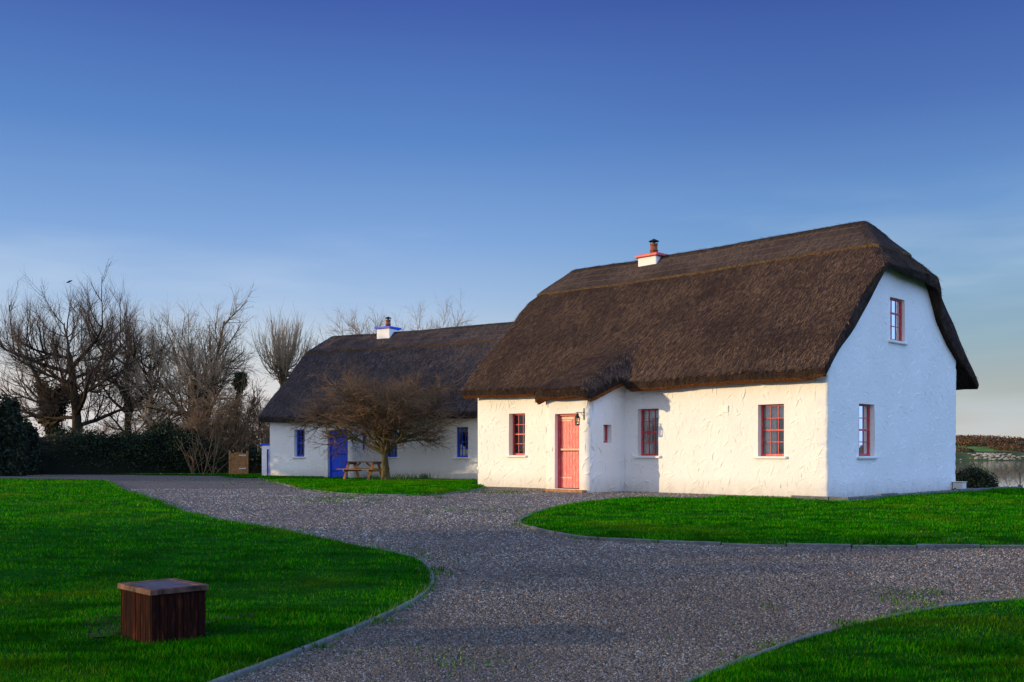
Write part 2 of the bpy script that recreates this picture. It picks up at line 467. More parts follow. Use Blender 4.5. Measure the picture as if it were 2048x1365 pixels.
def nonuni(a, b, n, p):
    t = np.linspace(-1, 1, n); t = np.sign(t) * np.abs(t) ** p
    return (a + b) / 2 + t * (b - a) / 2
xs = np.concatenate([-np.geomspace(3000, 60, 30), np.arange(-58, 60, 1.0), np.geomspace(60, 3000, 60)])
ys = np.concatenate([np.linspace(-60, -2, 10), np.arange(0, 75, 1.0), np.arange(76, 280, 8), np.arange(282, 380, 3.0), np.geomspace(382, 5000, 24)])
GX, GY = np.meshgrid(xs, ys)
GZ = gz(GX, GY) - 0.05 - 0.4 * sstep(56, 58, GY) * 0
nx, ny = len(xs), len(ys)
idx = np.arange(nx * ny).reshape(ny, nx)
q = np.stack([idx[:-1, :-1], idx[:-1, 1:], idx[1:, 1:], idx[1:, :-1]], -1).reshape(-1, 4)
gr = mesh_obj('ground', np.column_stack([GX.ravel(), GY.ravel(), GZ.ravel()]), [q], M['earth'], smooth=True)
tag(gr, 'rough open ground beyond the cottages', None, None, 'structure')

# lake
WZ = -1.70
wv = np.array([(9, 36, WZ), (2500, 36, WZ), (2500, 330, WZ), (9, 330, WZ)], float)
tag(mesh_obj('water', wv, [np.array([[0, 1, 2, 3]])], M['water']), 'calm lake beyond the lawn reflecting the far shore', None, None, 'structure')

# gravel sheet
gk = [(-60, -6), (40, -6), (40, 12)] + [uv2w(-3, -3), uv2w(-1.25, 9.3), uv2w(13.5, 9.3)] + [(4, 52), (-14, 55.3), (-60, 55.3)]
gravel_o = region('gravel_drive', gk, lambda x, y: gz(x, y) + 0.012 * vnoise(x * 1.3, y * 1.3), M['gravel'], 0.8)
tag(gravel_o, 'grey and brown gravel drive forking between the lawns', None, None, 'structure')

EDGES = []
def build_edge_grid():
    global EG
    gx_ = np.arange(-40, 30, .1); gy_ = np.arange(3, 60, .1); A, B = np.meshgrid(gx_, gy_, indexing='ij')
    D = np.full(A.shape, 9.0)
    for line in EDGES:
        P = np.array(line)
        for p0, p1 in zip(P[:-1], P[1:]):
            lo = np.minimum(p0, p1) - .8; hi = np.maximum(p0, p1) + .8
            a0, a1 = np.clip(((np.array([lo[0], hi[0]]) + 40) / .1).astype(int), 0, len(gx_)); b0, b1 = np.clip(((np.array([lo[1], hi[1]]) - 3) / .1).astype(int), 0, len(gy_))
            if a1 <= a0 or b1 <= b0: continue
            X, Y = A[a0:a1, b0:b1], B[a0:a1, b0:b1]; d = p1 - p0; t = np.clip(((X - p0[0]) * d[0] + (Y - p0[1]) * d[1]) / (d @ d + 1e-9), 0, 1)
            D[a0:a1, b0:b1] = np.minimum(D[a0:a1, b0:b1], np.hypot(X - p0[0] - t * d[0], Y - p0[1] - t * d[1]))
    EG = D
def edge_dist(x, y):
    fx = np.clip((np.asarray(x, float) + 40) / .1, 0, 698.99); fy = np.clip((np.asarray(y, float) - 3) / .1, 0, 568.99)
    i = fx.astype(int); j = fy.astype(int); u = fx - i; v = fy - j
    return (EG[i, j] * (1 - u) + EG[i + 1, j] * u) * (1 - v) + (EG[i, j + 1] * (1 - u) + EG[i + 1, j + 1] * u) * v
def lawnz(x, y):
    k = np.clip(edge_dist(x, y) / 0.45, 0, 1); k = k * (2 - k)
    return gz(x, y) + 0.018 + k * (0.01 + 0.07 * (vnoise(x * 0.4, y * 0.6) + .35).clip(0, 1) * sstep(60, 30, y) * np.where((x > 0) & (y > 17), .3, 1) + 0.045 * (vnoise(x * 1.5 + 9, y * 2.4) + .2).clip(0, 1))

L_edge = smooth_line([pix(*p) for p in [(212, 962), (240, 978), (330, 1010), (400, 1034), (560, 1062), (700, 1092), (800, 1112), (838, 1124), (860, 1142), (864, 1165), (845, 1192), (770, 1235), (640, 1290), (540, 1330), (440, 1367), (340, 1410), (230, 1460)]], 4)
L_poly = L_edge + [(-3.2, 3.0), (-26, 3.0), (-34, 38), pix(-60, 959)]
R_edge = smooth_line([pix(*p) for p in [(1400, 1000), (1270, 999), (1180, 1006), (1100, 1020), (1040, 1043), (1060, 1057), (1120, 1072), (1200, 1082), (1400, 1090), (1600, 1095), (1800, 1097), (2048, 1097), (2400, 1097)]], 4)
R_poly = R_edge + [(26, 16), (26, 33), uv2w(-4.2, 9.6), uv2w(-1.25, 9.3), uv2w(-1.25, -1.45), uv2w(1.5, -1.75)]
T_edge = smooth_line([pix(*p) for p in [(520, 957.5), (548, 966), (600, 979), (700, 990.5), (830, 993.5), (905, 988), (972, 978)]], 4)
T_poly = T_edge + [(-1.35, 32.9), (-1.2, 40.6), (-2.2, 42.3), (-6.0, 44.6), (-11.2, 47.75), (-13.5, 46.6)]
B_edge = smooth_line([pix(*p) for p in [(1200, 1450), (1370, 1375), (1480, 1330), (1600, 1286), (1760, 1242), (1900, 1217), (2048, 1205), (2350, 1190)]], 4)
B_poly = B_edge + [(14, 3), (0.8, 3)]
H_poly = [(-60, 52.8), (-22, 52.8), (-12.6, 49.6), (-11.6, 48.3), (-11.0, 52), (-11, 58), (-60, 58)]
EDGES += [L_edge, R_edge, T_edge, B_edge]; build_edge_grid()
lawns = []
for nm, po, lab, st in (('left_lawn', L_poly, 'large green lawn with a wooden box on the left', .35), ('right_lawn', R_poly, 'green lawn in front of the red-doored cottage', .35),
                    ('middle_lawn', T_poly, 'small green lawn under the bare tree by the blue-doored cottage', .3), ('near_lawn', B_poly, 'green lawn in the near right corner', .25),
                    ('verge', H_poly, 'strip of grass along the foot of the dark hedge', .8)):
    o = region(nm, po, lawnz, M['turf'], st)
    tag(o, lab, None, None, 'structure'); lawns.append(po)

# grass blades
_c = pix(303, 1308); _a = math.radians(44)
boxfoot = [(_c[0] + math.cos(_a) * p_ - math.sin(_a) * q_, _c[1] + math.sin(_a) * p_ + math.cos(_a) * q_) for p_, q_ in ((-.03, -.03), (.49, -.03), (.49, .61), (-.03, .61))]
def blades(name, polys, n, label, zf=lawnz, dens=None, hmul=1.0, mat='blade'):
    Xs = []; Ys = []
    for po, cnt in zip(polys, n):
        P = np.array(po); x0, y0 = P.min(0); x1, y1 = P.max(0)
        y0 = max(y0, 4.5)
        got = 0
        while got < cnt:
            # sample distance with density falling off as distance squared
            t = RNG.random(cnt * 3); Y = 1 / (1 / y0 + t * (1 / y1 - 1 / y0))
            X = x0 + RNG.random(cnt * 3) * (x1 - x0)
            m = in_poly(po, X, Y) & (np.abs(X) < 0.62 * Y + 4.0)
            m &= RNG.random(cnt * 3) < np.clip((y0 + 3) / Y * 1.0, 0.05, 1) ** 0.3
            if boxfoot is not None: m &= ~in_poly(boxfoot, X, Y)
            X = X[m][:cnt - got]; Y = Y[m][:cnt - got]
            Xs.append(X); Ys.append(Y); got += len(X)
    X = np.concatenate(Xs); Y = np.concatenate(Ys); n_ = len(X)
    d = Y
    w = np.clip(0.0035 * (d / 7) ** 0.9, 0.003, 0.02) * (0.7 + 0.6 * RNG.random(n_))
    patch = 0.55 + 0.9 * (vnoise(X * 0.9, Y * 2.0) + 0.5) + 0.5 * (vnoise(X * 3.1, Y * 5.0) + 0.5)
    h = (0.016 + 0.022 * RNG.random(n_)) * patch * hmul * (1 + 0.25 * sstep(10, 30, d))
    a = RNG.random(n_) * 2 * np.pi
    wx = np.cos(a) * w; wy = np.sin(a) * w
    la = RNG.random(n_) * 2 * np.pi; ll = h * (0.2 + 0.6 * RNG.random(n_))
    Z = zf(X, Y) - 0.004
    b0 = np.column_stack([X - wx, Y - wy, Z]); b1 = np.column_stack([X + wx, Y + wy, Z])
    tp = np.column_stack([X + np.cos(la) * ll, Y + np.sin(la) * ll, Z + h])
    V = np.stack([b0, b1, tp], 1).reshape(-1, 3)
    T = np.arange(n_ * 3).reshape(-1, 3)
    o = mesh_obj(name, V, [T], M[mat])
    return tag(o, label, None, None, 'stuff')
blades('grass', [L_poly, R_poly, T_poly, B_poly, H_poly], [300000, 150000, 50000, 150000, 14000], 'short green grass growing on all the lawns')

def edge_tufts():
    V = []; T = []
    for line, per_m, hm in ((L_edge, 330, 1.0), (R_edge, 260, 1.0), (T_edge, 160, 1.2), (B_edge, 420, 1.0)):
        P = np.array(line); seg = np.linalg.norm(np.diff(P, axis=0), axis=1); S = np.concatenate([[0], np.cumsum(seg)])
        n = int(S[-1] * per_m); n = min(n, 26000); d = RNG.random(n) * S[-1]
        keep = (vnoise(d * 1.7, 2.0) + .5) * 1.3 > RNG.random(n) * .9 + .25; d = d[keep]; n = len(d)
        X = np.interp(d, S, P[:, 0]) + RNG.normal(0, .035, n); Y = np.interp(d, S, P[:, 1]) + RNG.normal(0, .035, n)
        h = (.03 + .05 * RNG.random(n) ** 2) * hm * (0.7 + .9 * (vnoise(d * .9, 8.0) + .5)); w = np.clip(.003 * (Y / 7), .003, .014); a = RNG.random(n) * 6.28; Z = gz(X, Y) - .005
        l_ = h * (.3 + .9 * RNG.random(n)); b_ = RNG.random(n) * 6.28
        V.append(np.stack([np.column_stack([X - np.cos(a) * w, Y - np.sin(a) * w, Z]), np.column_stack([X + np.cos(a) * w, Y + np.sin(a) * w, Z]), np.column_stack([X + np.cos(b_) * l_, Y + np.sin(b_) * l_, Z + h])], 1).reshape(-1, 3))
    V = np.concatenate(V)
    tag(mesh_obj('edge_grass', V, [np.arange(len(V)).reshape(-1, 3)], M['edgeblade']), 'longer ragged grass hanging over the lawn edgings', None, None, 'stuff')
M['edgeblade'] = leafmat('edge_blade', (0.015, 0.13, 0.003), (0.05, 0.24, 0.006), (0.28, 0.27, 0.06))
edge_tufts()
# gravel stones
def scatter_stones(n):
    gp = gk
    t = RNG.random(n * 4); y0, y1 = 5.5, 30.0
    Y = 1 / (1 / y0 + t * (1 / y1 - 1 / y0)); X = (RNG.random(n * 4) * 2 - 1) * (0.55 * Y + 1)
    m = in_poly(gp, X, Y)
    for po in (L_poly, R_poly, T_poly, B_poly): m &= ~in_poly(po, X, Y)
    m &= ~((w2v(X, Y) > -0.02) & (w2u(X, Y) > -0.02) & (w2u(X, Y) < 12.02))
    X = X[m][:n]; Y = Y[m][:n]; k = len(X)
    octa = np.array([(1, 0, 0), (0, 1, 0), (-1, 0, 0), (0, -1, 0), (0, 0, 1), (0, 0, -1)], float)
    fc = np.array([(0, 1, 4), (1, 2, 4), (2, 3, 4), (3, 0, 4)])
    octa = octa[:5]
    s = (0.006 + 0.008 * RNG.random(k) ** 1.5) * np.clip((Y / 9) ** 0.45, 0.9, 1.7)
    sc3 = np.column_stack([s * (0.8 + 0.6 * RNG.random(k)), s * (0.8 + 0.6 * RNG.random(k)), s * (0.5 + 0.5 * RNG.random(k))])
    a = RNG.random(k) * 6.28
    jit = 1 + 0.35 * (RNG.random((k, 5, 3)) - 0.5)
    P = octa[None] * jit * sc3[:, None, :]
    c, s_ = np.cos(a)[:, None], np.sin(a)[:, None]
    Px = P[..., 0] * c - P[..., 1] * s_; Py = P[..., 0] * s_ + P[..., 1] * c
    Z = gz(X, Y) + 0.012 * vnoise(X * 1.3, Y * 1.3) + 0.002
    V = np.stack([Px + X[:, None], Py + Y[:, None], P[..., 2] + Z[:, None]], -1).reshape(-1, 3)
    T = (fc[None] + np.arange(k)[:, None, None] * 5).reshape(-1, 3)
    o = mesh_obj('gravel_stones', V, [T], M['stone'])
    tag(o, 'loose grey, tan and purplish stones on the drive', None, None, 'stuff')
scatter_stones(300000)

# kerbs
def kerb(name, line, w, h, label, zf=gz, skip=0.0, blk=0.9):
    P = np.array(line); seg = np.linalg.norm(np.diff(P, axis=0), axis=1); S = np.concatenate([[0], np.cumsum(seg)])
    mb = MB(); s = 0.0
    def pt(d): return np.array([np.interp(d, S, P[:, 0]), np.interp(d, S, P[:, 1])])
    while s < S[-1] - 0.1:
        L = min(blk, S[-1] - s)
        if random.random() >= skip:
            n = 4; hh = h * random.uniform(0.5, 1.15); off = random.uniform(-.012, .012)
            V = []
            for i in range(n + 1):
                d = s + 0.012 + (L - 0.024) * i / n
                p = pt(d); tdir = pt(min(d + 0.05, S[-1])) - pt(max(d - 0.05, 0)); tdir /= np.linalg.norm(tdir) + 1e-9
                nn = np.array([-tdir[1], tdir[0]])
                z = g1(p[0], p[1]) + 0.012
                b = 0.010
                for a_, zz in ((-w / 2, -0.08), (-w / 2, hh - b), (-w / 2 + b, hh), (w / 2 - b, hh), (w / 2, hh - b), (w / 2, -0.08)):
                    pp = p + nn * (a_ + off)
                    V.append((pp[0], pp[1], z + zz + 0.006 * (random.random() - .5)))
            q = []
            for i in range(n):
                for k in range(5): q.append([i * 6 + k, i * 6 + k + 1, (i + 1) * 6 + k + 1, (i + 1) * 6 + k])
            q.append([0, 1, 2, 3]); q.append([0, 3, 4, 5]); m0 = n * 6
            q.append([m0, m0 + 1, m0 + 2, m0 + 3]); q.append([m0, m0 + 3, m0 + 4, m0 + 5])
            mb.add(V, q)
        s += L
    o = mb.build(name, M['concrete']); tag(o, label, None, None, 'structure'); return o
kerb('left_kerb', L_edge, 0.045, 0.03, 'grey concrete edging round the large left lawn')
kerb('right_kerb', R_edge[12:], 0.055, 0.04, 'grey concrete edging of the lawn before the red-doored cottage')
kerb('middle_kerb', T_edge, 0.05, 0.035, 'pale concrete edging of the small lawn under the tree')
kerb('near_kerb', B_edge[3:], 0.05, 0.035, 'half buried edging of the near right lawn', skip=0.25)
kerb('house_kerb', [uv2w(0.2, -1.3), uv2w(-1.2, -1.25), uv2w(-1.22, -1.0), uv2w(-1.22, 9.2)], 0.10, 0.11, 'dark low edging of the gravel strip beside the gable')

# ------------------------------------------------------------------ cottages
def smin(a, b, k):
    h = np.clip(0.5 + 0.5 * (b - a) / k, 0, 1)
    return b * (1 - h) + a * h - k * h * (1 - h)
def smax(a, b, k): return -smin(-a, -b, k)

def cottage(root, p, mats, prefix):
    W_, D_ = p['L'], p['D']
    PU0, PU1, PD = p['porch']          # u range and depth
    RZ, RV = p['ridge']; EZ = p['eave']  # ridge height, ridge v, eave top height
    VB = p['vback']; UR = p['ur']; UL = p['ul']  # back eave v, ridge-end u right / left
    fs = (RZ - EZ) / (RV + 0.42); bs = p['bslope']
    UC = (PU0 + PU1) / 2; PH = (PU1 - PU0) / 2
    HS = p['hips']
    L = lambda u, v, z: np.stack([-np.asarray(u, float), np.asarray(v, float), np.asarray(z, float)], -1)
    def zmain(u, v):
        zf_ = RZ - fs * (RV - v) - 0.13 * sstep(0.45, -0.45, v); zb_ = RZ - bs * (v - RV)
        z = smin(zf_, zb_, 0.10)
        z = z + 0.05 * np.sin(u * 0.5 + 1.0) * 0.5
        hr = RZ - (UR - u) * HS; hl = RZ - (u - UL) * HS
        z = smin(z, hr, 0.2); z = smin(z, hl, 0.2)
        return z
    def ztop(u, v):
        z = zmain(u, v)
        zp = p['pz'] + 0.5 * (v + PD + 0.38) - 1.3 * np.clip(np.abs(u - UC) - (PH - 0.25), 0, 2) ** 2
        zp = np.where(v < 1.6, zp, -5)
        z = smax(z - 3.0 * sstep(-0.55, -0.95, v), zp, 0.25)
        z = z + 0.035 * vnoise(u * 0.9, v * 0.9) + 0.012 * vnoise(u * 5, v * 2.5)
        return z
    def vmin(u):
        e = sstep(PU0 - 0.26, PU0 - 0.12, u) * sstep(PU1 + 0.30, PU1 + 0.14, u)
        rnd = 0.25 * np.clip(np.abs(u - UC) / (PH + 0.2), 0, 1) ** 6
        return -0.42 - e * (PD - 0.05 - rnd) + 0.03 * vnoise(u * 1.1, 3.0)
    H = lambda v: sstep(RV - 2.25, RV - 1.6, v) * sstep(RV + 2.3, RV + 1.6, v)
    def warp(u0, v):
        u = u0 - 0.14 * H(v) * sstep(1.2, -0.15, u0) + 0.14 * H(v) * sstep(W_ - 1.2, W_ + 0.2, u0)
        return u + (0.02 * vnoise(v * 2, 5.0)) * sstep(0.5, 0, u0)
    NU, NV = p['grid']
    a = np.linspace(0, 1, NU)
    # finer columns at porch sides
    u0 = -0.15 + a * (W_ + 0.35)
    extra = np.concatenate([np.linspace(PU0 - 0.3, PU0 - 0.06, 9), np.linspace(PU1 + 0.08, PU1 + 0.34, 9)])
    u0 = np.unique(np.concatenate([u0, extra])); NU = len(u0)
    b = np.linspace(0, 1, NV) ** 1.15
    U0, B = np.meshgrid(u0, b, indexing='ij')
    V0 = vmin(U0) + B * (VB - vmin(U0))
    U = warp(U0, V0)
    Z = ztop(U, V0)
    def vth(u, v):
        t = 0.34 + 0.22 * sstep(-0.3, 1.2, v) + 0.14 * sstep(RV, RV + 2.5, v)
        t = t - 0.42 * sstep(RV + 2.6, VB, v) - 0.30 * H(v) * sstep(0.9, 0.0, u) - 0.30 * H(v) * sstep(W_ - .9, W_, u)
        return t - 0.08 * sstep(0.4, -0.1, u) * sstep(RV, RV - 1, v)
    # rounded rims: pull boundary rows slightly
    TH = vth(U, V0)
    top = L(U, V0, Z)
    # bottom grid
    bot = L(U, V0, Z - TH)
    # inset bottoms along the front eave
    n_ = NU * NV
    ii = np.arange(n_).reshape(NU, NV)
    qt = np.stack([ii[:-1, :-1], ii[1:, :-1], ii[1:, 1:], ii[:-1, 1:]], -1).reshape(-1, 4)
    qb = qt + n_
    # rim with a bulging middle ring
    rim = np.concatenate([ii[:, 0], ii[-1, 1:], ii[::-1, -1][1:], ii[0, ::-1][1:-1]])
    tv = top.reshape(-1, 3)[rim].copy(); bv = bot.reshape(-1, 3)[rim].copy()
    cen = np.array([-(W_ / 2), (VB - 0.4) / 2, 0])
    nr = len(rim)
    nxt = np.roll(tv, -1, 0) - np.roll(tv, 1, 0); nxt[:, 2] = 0
    nrm = np.stack([nxt[:, 1], -nxt[:, 0], np.zeros(nr)], -1); nrm /= np.linalg.norm(nrm, axis=1)[:, None] + 1e-9
    if np.mean(np.sum(nrm * (tv - cen), 1)) < 0: nrm = -nrm
    rag = 0.02 * (RNG.random(nr)[:, None] - 0.5)
    m1 = tv * 0.50 + bv * 0.50 + nrm * 0.045
    m2 = tv * 0.20 + bv * 0.80 + nrm * (0.03 + rag)
    allv = np.concatenate([tv * 0 + m1, m2])
    base = 2 * n_
    r1 = np.arange(nr) + base; r2 = r1 + nr
    def ring(x, y): return np.stack([x, np.roll(x, -1), np.roll(y, -1), y], -1)
    rq1 = ring(rim, r1); rq2 = ring(r1, r2); rq3 = ring(r2, rim + n_)
    Vv = np.concatenate([tv[:0], top.reshape(-1, 3), bot.reshape(-1, 3), allv])
    # inset under front eave so that the cut end leans in
    Vv[ii[:, 0] + n_, 1] += 0.10
    faces = np.concatenate([qt, qb, rq1, rq2, rq3])
    mi = np.concatenate([np.zeros(len(qt)), ((V0[:-1, :-1].ravel() < 0.3) & (U[:-1, :-1].ravel() > 0.12)).astype(float), np.zeros(len(rq1)), np.zeros(len(rq2)), np.r_[np.ones(NU - 1), np.zeros(len(rq3) - NU + 1)]])
    # front eave lower rings show the cut reed
    fr = np.zeros(nr, bool)
    off = len(qt) + len(qb)
    mi[off + nr: off + 2 * nr][fr] = 1
    # straw fibres
    nf = p['fibres']
    uu = RNG.random(nf) * (W_ + 0.35) - 0.15; bb = RNG.random(nf) ** 1.1
    vv = vmin(uu) + bb * (VB - 0.02 - vmin(uu)) * np.where(RNG.random(nf) < 0.9, 0.62, 1.0)
    uu = warp(uu, vv)
    e = 0.03
    z0 = ztop(uu, vv); gu = (ztop(uu + e, vv) - z0) / e; gv = (ztop(uu, vv + e) - z0) / e
    ok = (np.abs(gu) < 3) & (np.abs(gv) < 3)
    uu, vv, z0, gu, gv = uu[ok], vv[ok], z0[ok], gu[ok], gv[ok]; nf = len(uu)
    dl = np.sqrt(gu ** 2 + gv ** 2) + 1e-6
    dx, dy = -gu / dl, -gv / dl
    ang = RNG.normal(0, 0.33, nf) + 0.12
    dx, dy = dx * np.cos(ang) - dy * np.sin(ang), dx * np.sin(ang) + dy * np.cos(ang)
    slope = gu * dx + gv * dy
    ln = 0.09 + 0.14 * RNG.random(nf); hz = ln / np.sqrt(1 + slope ** 2)
    wd = (0.003 + 0.004 * RNG.random(nf)) * p['fw']
    nrmv = np.stack([-gu, -gv, np.ones(nf)], -1); nrmv /= np.linalg.norm(nrmv, axis=1)[:, None]
    P0 = np.stack([uu, vv, z0], -1) + nrmv * 0.002
    dirv = np.stack([dx * hz, dy * hz, slope * hz], -1)
    P1 = P0 + dirv + nrmv * (0.004 + 0.018 * RNG.random(nf)[:, None] ** 2)
    side = np.cross(dirv, nrmv); side /= np.linalg.norm(side, axis=1)[:, None] + 1e-9
    side *= wd[:, None]
    fib = np.stack([P0 - side, P0 + side, P1 + side * 0.5, P1 - side * 0.5], 1).reshape(-1, 3)
    fib[:, 0] *= -1
    fq = np.arange(nf * 4).reshape(-1, 4) + len(Vv)
    Vv = np.concatenate([Vv, fib]); faces = np.concatenate([faces, fq]); mi = np.concatenate([mi, np.full(nf, 2)])
    # frayed straw hanging from the front rim
    ne = p['fray']
    ue = RNG.random(ne) * (W_ + 0.3) - 0.12; ve = vmin(ue) + 0.0
    ue2 = warp(ue, ve); ze = ztop(ue2, ve + 0.02) - RNG.random(ne) * 0.26
    P0 = np.stack([ue2, ve + 0.0 + 0.03 * RNG.random(ne), ze], -1)
    P1 = P0 + np.stack([RNG.normal(0, 0.02, ne), -0.035 - 0.02 * RNG.random(ne), -0.05 - 0.03 * RNG.random(ne)], -1)
    sd = np.zeros((ne, 3)); sd[:, 0] = 0.004 * p['fw']
    fib = np.stack([P0 - sd, P0 + sd, P1 + sd * 0.4, P1 - sd * 0.4], 1).reshape(-1, 3); fib[:, 0] *= -1
    fq = np.arange(ne * 4).reshape(-1, 4) + len(Vv)
    Vv = np.concatenate([Vv, fib]); faces = np.concatenate([faces, fq]); mi = np.concatenate([mi, np.where((RNG.random(ne) < 0.6) & (P0[:, 2] < ztop(ue2, ve + .02) - .19), 1, 2)])
    roof = mesh_obj('roof', Vv, [faces], [mats['thatch'], mats['cut'], mats['straw']], root, midx=mi)
    sm = np.zeros(len(faces), bool); sm[:len(qt)] = True
    roof.data.polygons.foreach_set('use_smooth', sm)
    # ridge cap: raised shell
    thr = RZ - 0.86
    cuA, cuB = UR - 0.84 / HS, UL + 0.84 / HS; cvA, cvB = RV - 0.86 / fs, RV + 0.86 / bs
    nuc, nvc = p['grid'][0], 44
    cu_, cv_ = np.meshgrid(np.linspace(cuA, cuB, nuc), np.linspace(cvA, cvB, nvc), indexing='ij')
    cv_ = cv_ + (0.012 * vnoise(cu_ * 3, 4.0) * (cv_ < RV))
    CV = L(cu_, cv_, ztop(cu_, cv_) + 0.085).reshape(-1, 3)
    ic = np.arange(nuc * nvc).reshape(nuc, nvc)
    qi = np.stack([ic[:-1, :-1], ic[1:, :-1], ic[1:, 1:], ic[:-1, 1:]], -1).reshape(-1, 4)
    rimc = np.concatenate([ic[:, 0], ic[-1, 1:], ic[::-1, -1][1:], ic[0, ::-1][1:-1]])
    nC = len(CV); low = CV.copy(); low[:, 2] -= 0.12
    rn = np.roll(rimc, -1); bq = np.stack([rimc, rn, rn + nC, rimc + nC], -1)
    # cap fibres
    nf = p['fibres'] // 4
    uu = RNG.random(nf) * (W_ + 0.5) - 0.25; vv = RV - 1.0 + RNG.random(nf) * 1.4
    z0 = ztop(uu, vv); k = (vv > cvA + .06) & (vv < cvB) & (uu > cuA + .04) & (uu < cuB - .04); uu, vv, z0 = uu[k], vv[k], z0[k]; nf = len(uu)
    gu = (ztop(uu + e, vv) - z0) / e; gv = (ztop(uu, vv + e) - z0) / e
    dl = np.sqrt(gu ** 2 + gv ** 2) + 1e-6; dx, dy = -gu / dl, -gv / dl
    ang = RNG.normal(0, 0.18, nf) + 0.25
    dx, dy = dx * np.cos(ang) - dy * np.sin(ang), dx * np.sin(ang) + dy * np.cos(ang)
    slope = gu * dx + gv * dy; hz = (0.1 + 0.12 * RNG.random(nf)) / np.sqrt(1 + slope ** 2)
    P0 = np.stack([uu, vv, z0 + 0.088], -1); dirv = np.stack([dx * hz, dy * hz, slope * hz], -1)
    P1 = P0 + dirv + np.array([0, 0, 0.008]); nn = np.stack([-gu, -gv, np.ones(nf)], -1)
    side = np.cross(dirv, nn); side /= np.linalg.norm(side, axis=1)[:, None] + 1e-9; side *= 0.005 * p['fw']
    fib = np.stack([P0 - side, P0 + side, P1 + side * .5, P1 - side * .5], 1).reshape(-1, 3); fib[:, 0] *= -1
    fq = np.arange(nf * 4).reshape(-1, 4) + 2 * nC
    cf = np.concatenate([qi, np.array(bq), fq])
    cm = np.concatenate([np.zeros(len(qi)), np.ones(len(bq)), np.full(nf, 2)])
    cap = mesh_obj('ridge_cap', np.concatenate([CV, low, fib]), [cf], [mats['cap'], mats['golden'], mats['capstraw']], roof, midx=cm)
    # hazel rods along the cap
    for dz in (0.22, 0.46, 0.68):
        rods = MB()
        vv_ = RV - dz / fs
        us = np.arange(UR + 0.05 - dz * 0.3, UL - 0.05 + dz * 0.3, 0.25)
        for k in range(len(us) - 1):
            pa = (-us[k], vv_ + 0.01 * random.uniform(-1, 1), float(ztop(us[k], vv_)) + 0.1)
            pb = (-us[k + 1], vv_ + 0.01 * random.uniform(-1, 1), float(ztop(us[k + 1], vv_)) + 0.098)
            rods.bar(pa, pb, 0.010, 0.010)
        rods.build('hazel_rod', mats['rod'], roof)

    # -------- walls
    PER = [(W_, 0.0, 'f'), (0.0, 0.0, 'g'), (0.0, D_, 'b'), (W_, D_, 'l')]
    lens = [W_, D_, W_, D_]; S = np.cumsum([0] + lens)
    def per(s):
        """perimeter position -> (u,v, nu,nv)"""
        s = s % S[-1]
        k = int(np.searchsorted(S, s, side='right') - 1); k = min(k, 3)
        t = s - S[k]
        d = [(-1, 0), (0, 1), (1, 0), (0, -1)][k]; n = [(0, -1), (-1, 0), (0, 1), (1, 0)][k]
        u, v = PER[k][0] + d[0] * t, PER[k][1] + d[1] * t
        r = 0.07
        rem0, rem1 = t, lens[k] - t
        nn = np.array(n, float); ps = np.array([u, v])
        if rem1 < r:
            n2 = [(0, -1), (-1, 0), (0, 1), (1, 0)][(k + 1) % 4]; a_ = (r - rem1) / r * 0.5
            nn = np.array(n) * (1 - a_) + np.array(n2) * a_
        elif rem0 < r:
            n2 = [(0, -1), (-1, 0), (0, 1), (1, 0)][(k - 1) % 4]; a_ = (r - rem0) / r * 0.5
            nn = np.array(n) * (1 - a_) + np.array(n2) * a_
        nn /= np.linalg.norm(nn)
        m_ = min(rem0, rem1)
        if m_ < r: ps = ps - nn * (1 - m_ / r) ** 2 * r * 0.42
        return ps, nn
    def wall_top(s):
        (u, v), _ = per(s)
        uu_, vv_ = min(max(u, 0.05), W_ - 0.05), min(max(v, 0.05), D_ - 0.05)
        z = float(zmain(np.array(uu_), np.array(vv_)))
        return z - 0.2
    def build_wall(name, posf, s0, s1, topf, holes, strokes, step=0.28, shelf=None, tops=None, parent=root, ang=(0, 3.14), depth=0.2):
        ss = sorted(set(list(np.arange(s0, s1, 0.2)) + [s1] + (tops or [])))
        outline = [(s0, -0.25)] + [(s, -0.25) for s in ss[1:]] + [(s, topf(s)) for s in reversed(ss)]
        pts = [Vector(q_) for q_ in outline]; faces_in = [list(range(len(pts)))]; edges_in = []
        for (a0, a1, h0, h1) in holes:
            st = len(pts); nseg = 5
            ring_ = []
            for t in np.linspace(0, 1, nseg + 1)[:-1]: ring_.append((a0 + (a1 - a0) * t, h0))
            for t in np.linspace(0, 1, nseg + 1)[:-1]: ring_.append((a1, h0 + (h1 - h0) * t))
            for t in np.linspace(0, 1, nseg + 1)[:-1]: ring_.append((a1 + (a0 - a1) * t, h1))
            for t in np.linspace(0, 1, nseg + 1)[:-1]: ring_.append((a0, h1 + (h0 - h1) * t))
            pts += [Vector(q_) for q_ in ring_]
            edges_in += [(st + i, st + (i + 1) % len(ring_)) for i in range(len(ring_))]
        for c in (0.035, -0.035, 0.07, -0.07):
            for sc_ in S[1:4]:
                if s0 < sc_ + c < s1:
                    for z in np.arange(-0.1, topf(sc_ + c), 0.25): pts.append(Vector((sc_ + c, z)))
        for s in np.arange(s0 + step / 2, s1, step):
            tz = topf(s)
            for z in np.arange(-0.1, tz - 0.05, step):
                sj, zj = s + random.uniform(-.05, .05), z + random.uniform(-.05, .05)
                if any(a0 - .06 < sj < a1 + .06 and h0 - .06 < zj < h1 + .06 for a0, a1, h0, h1 in holes): continue
                pts.append(Vector((sj, zj)))
        r = delaunay_2d_cdt(pts, edges_in, faces_in, 1, 1e-5)
        P2 = np.array([(q_.x, q_.y) for q_ in r[0]])
        F3 = []
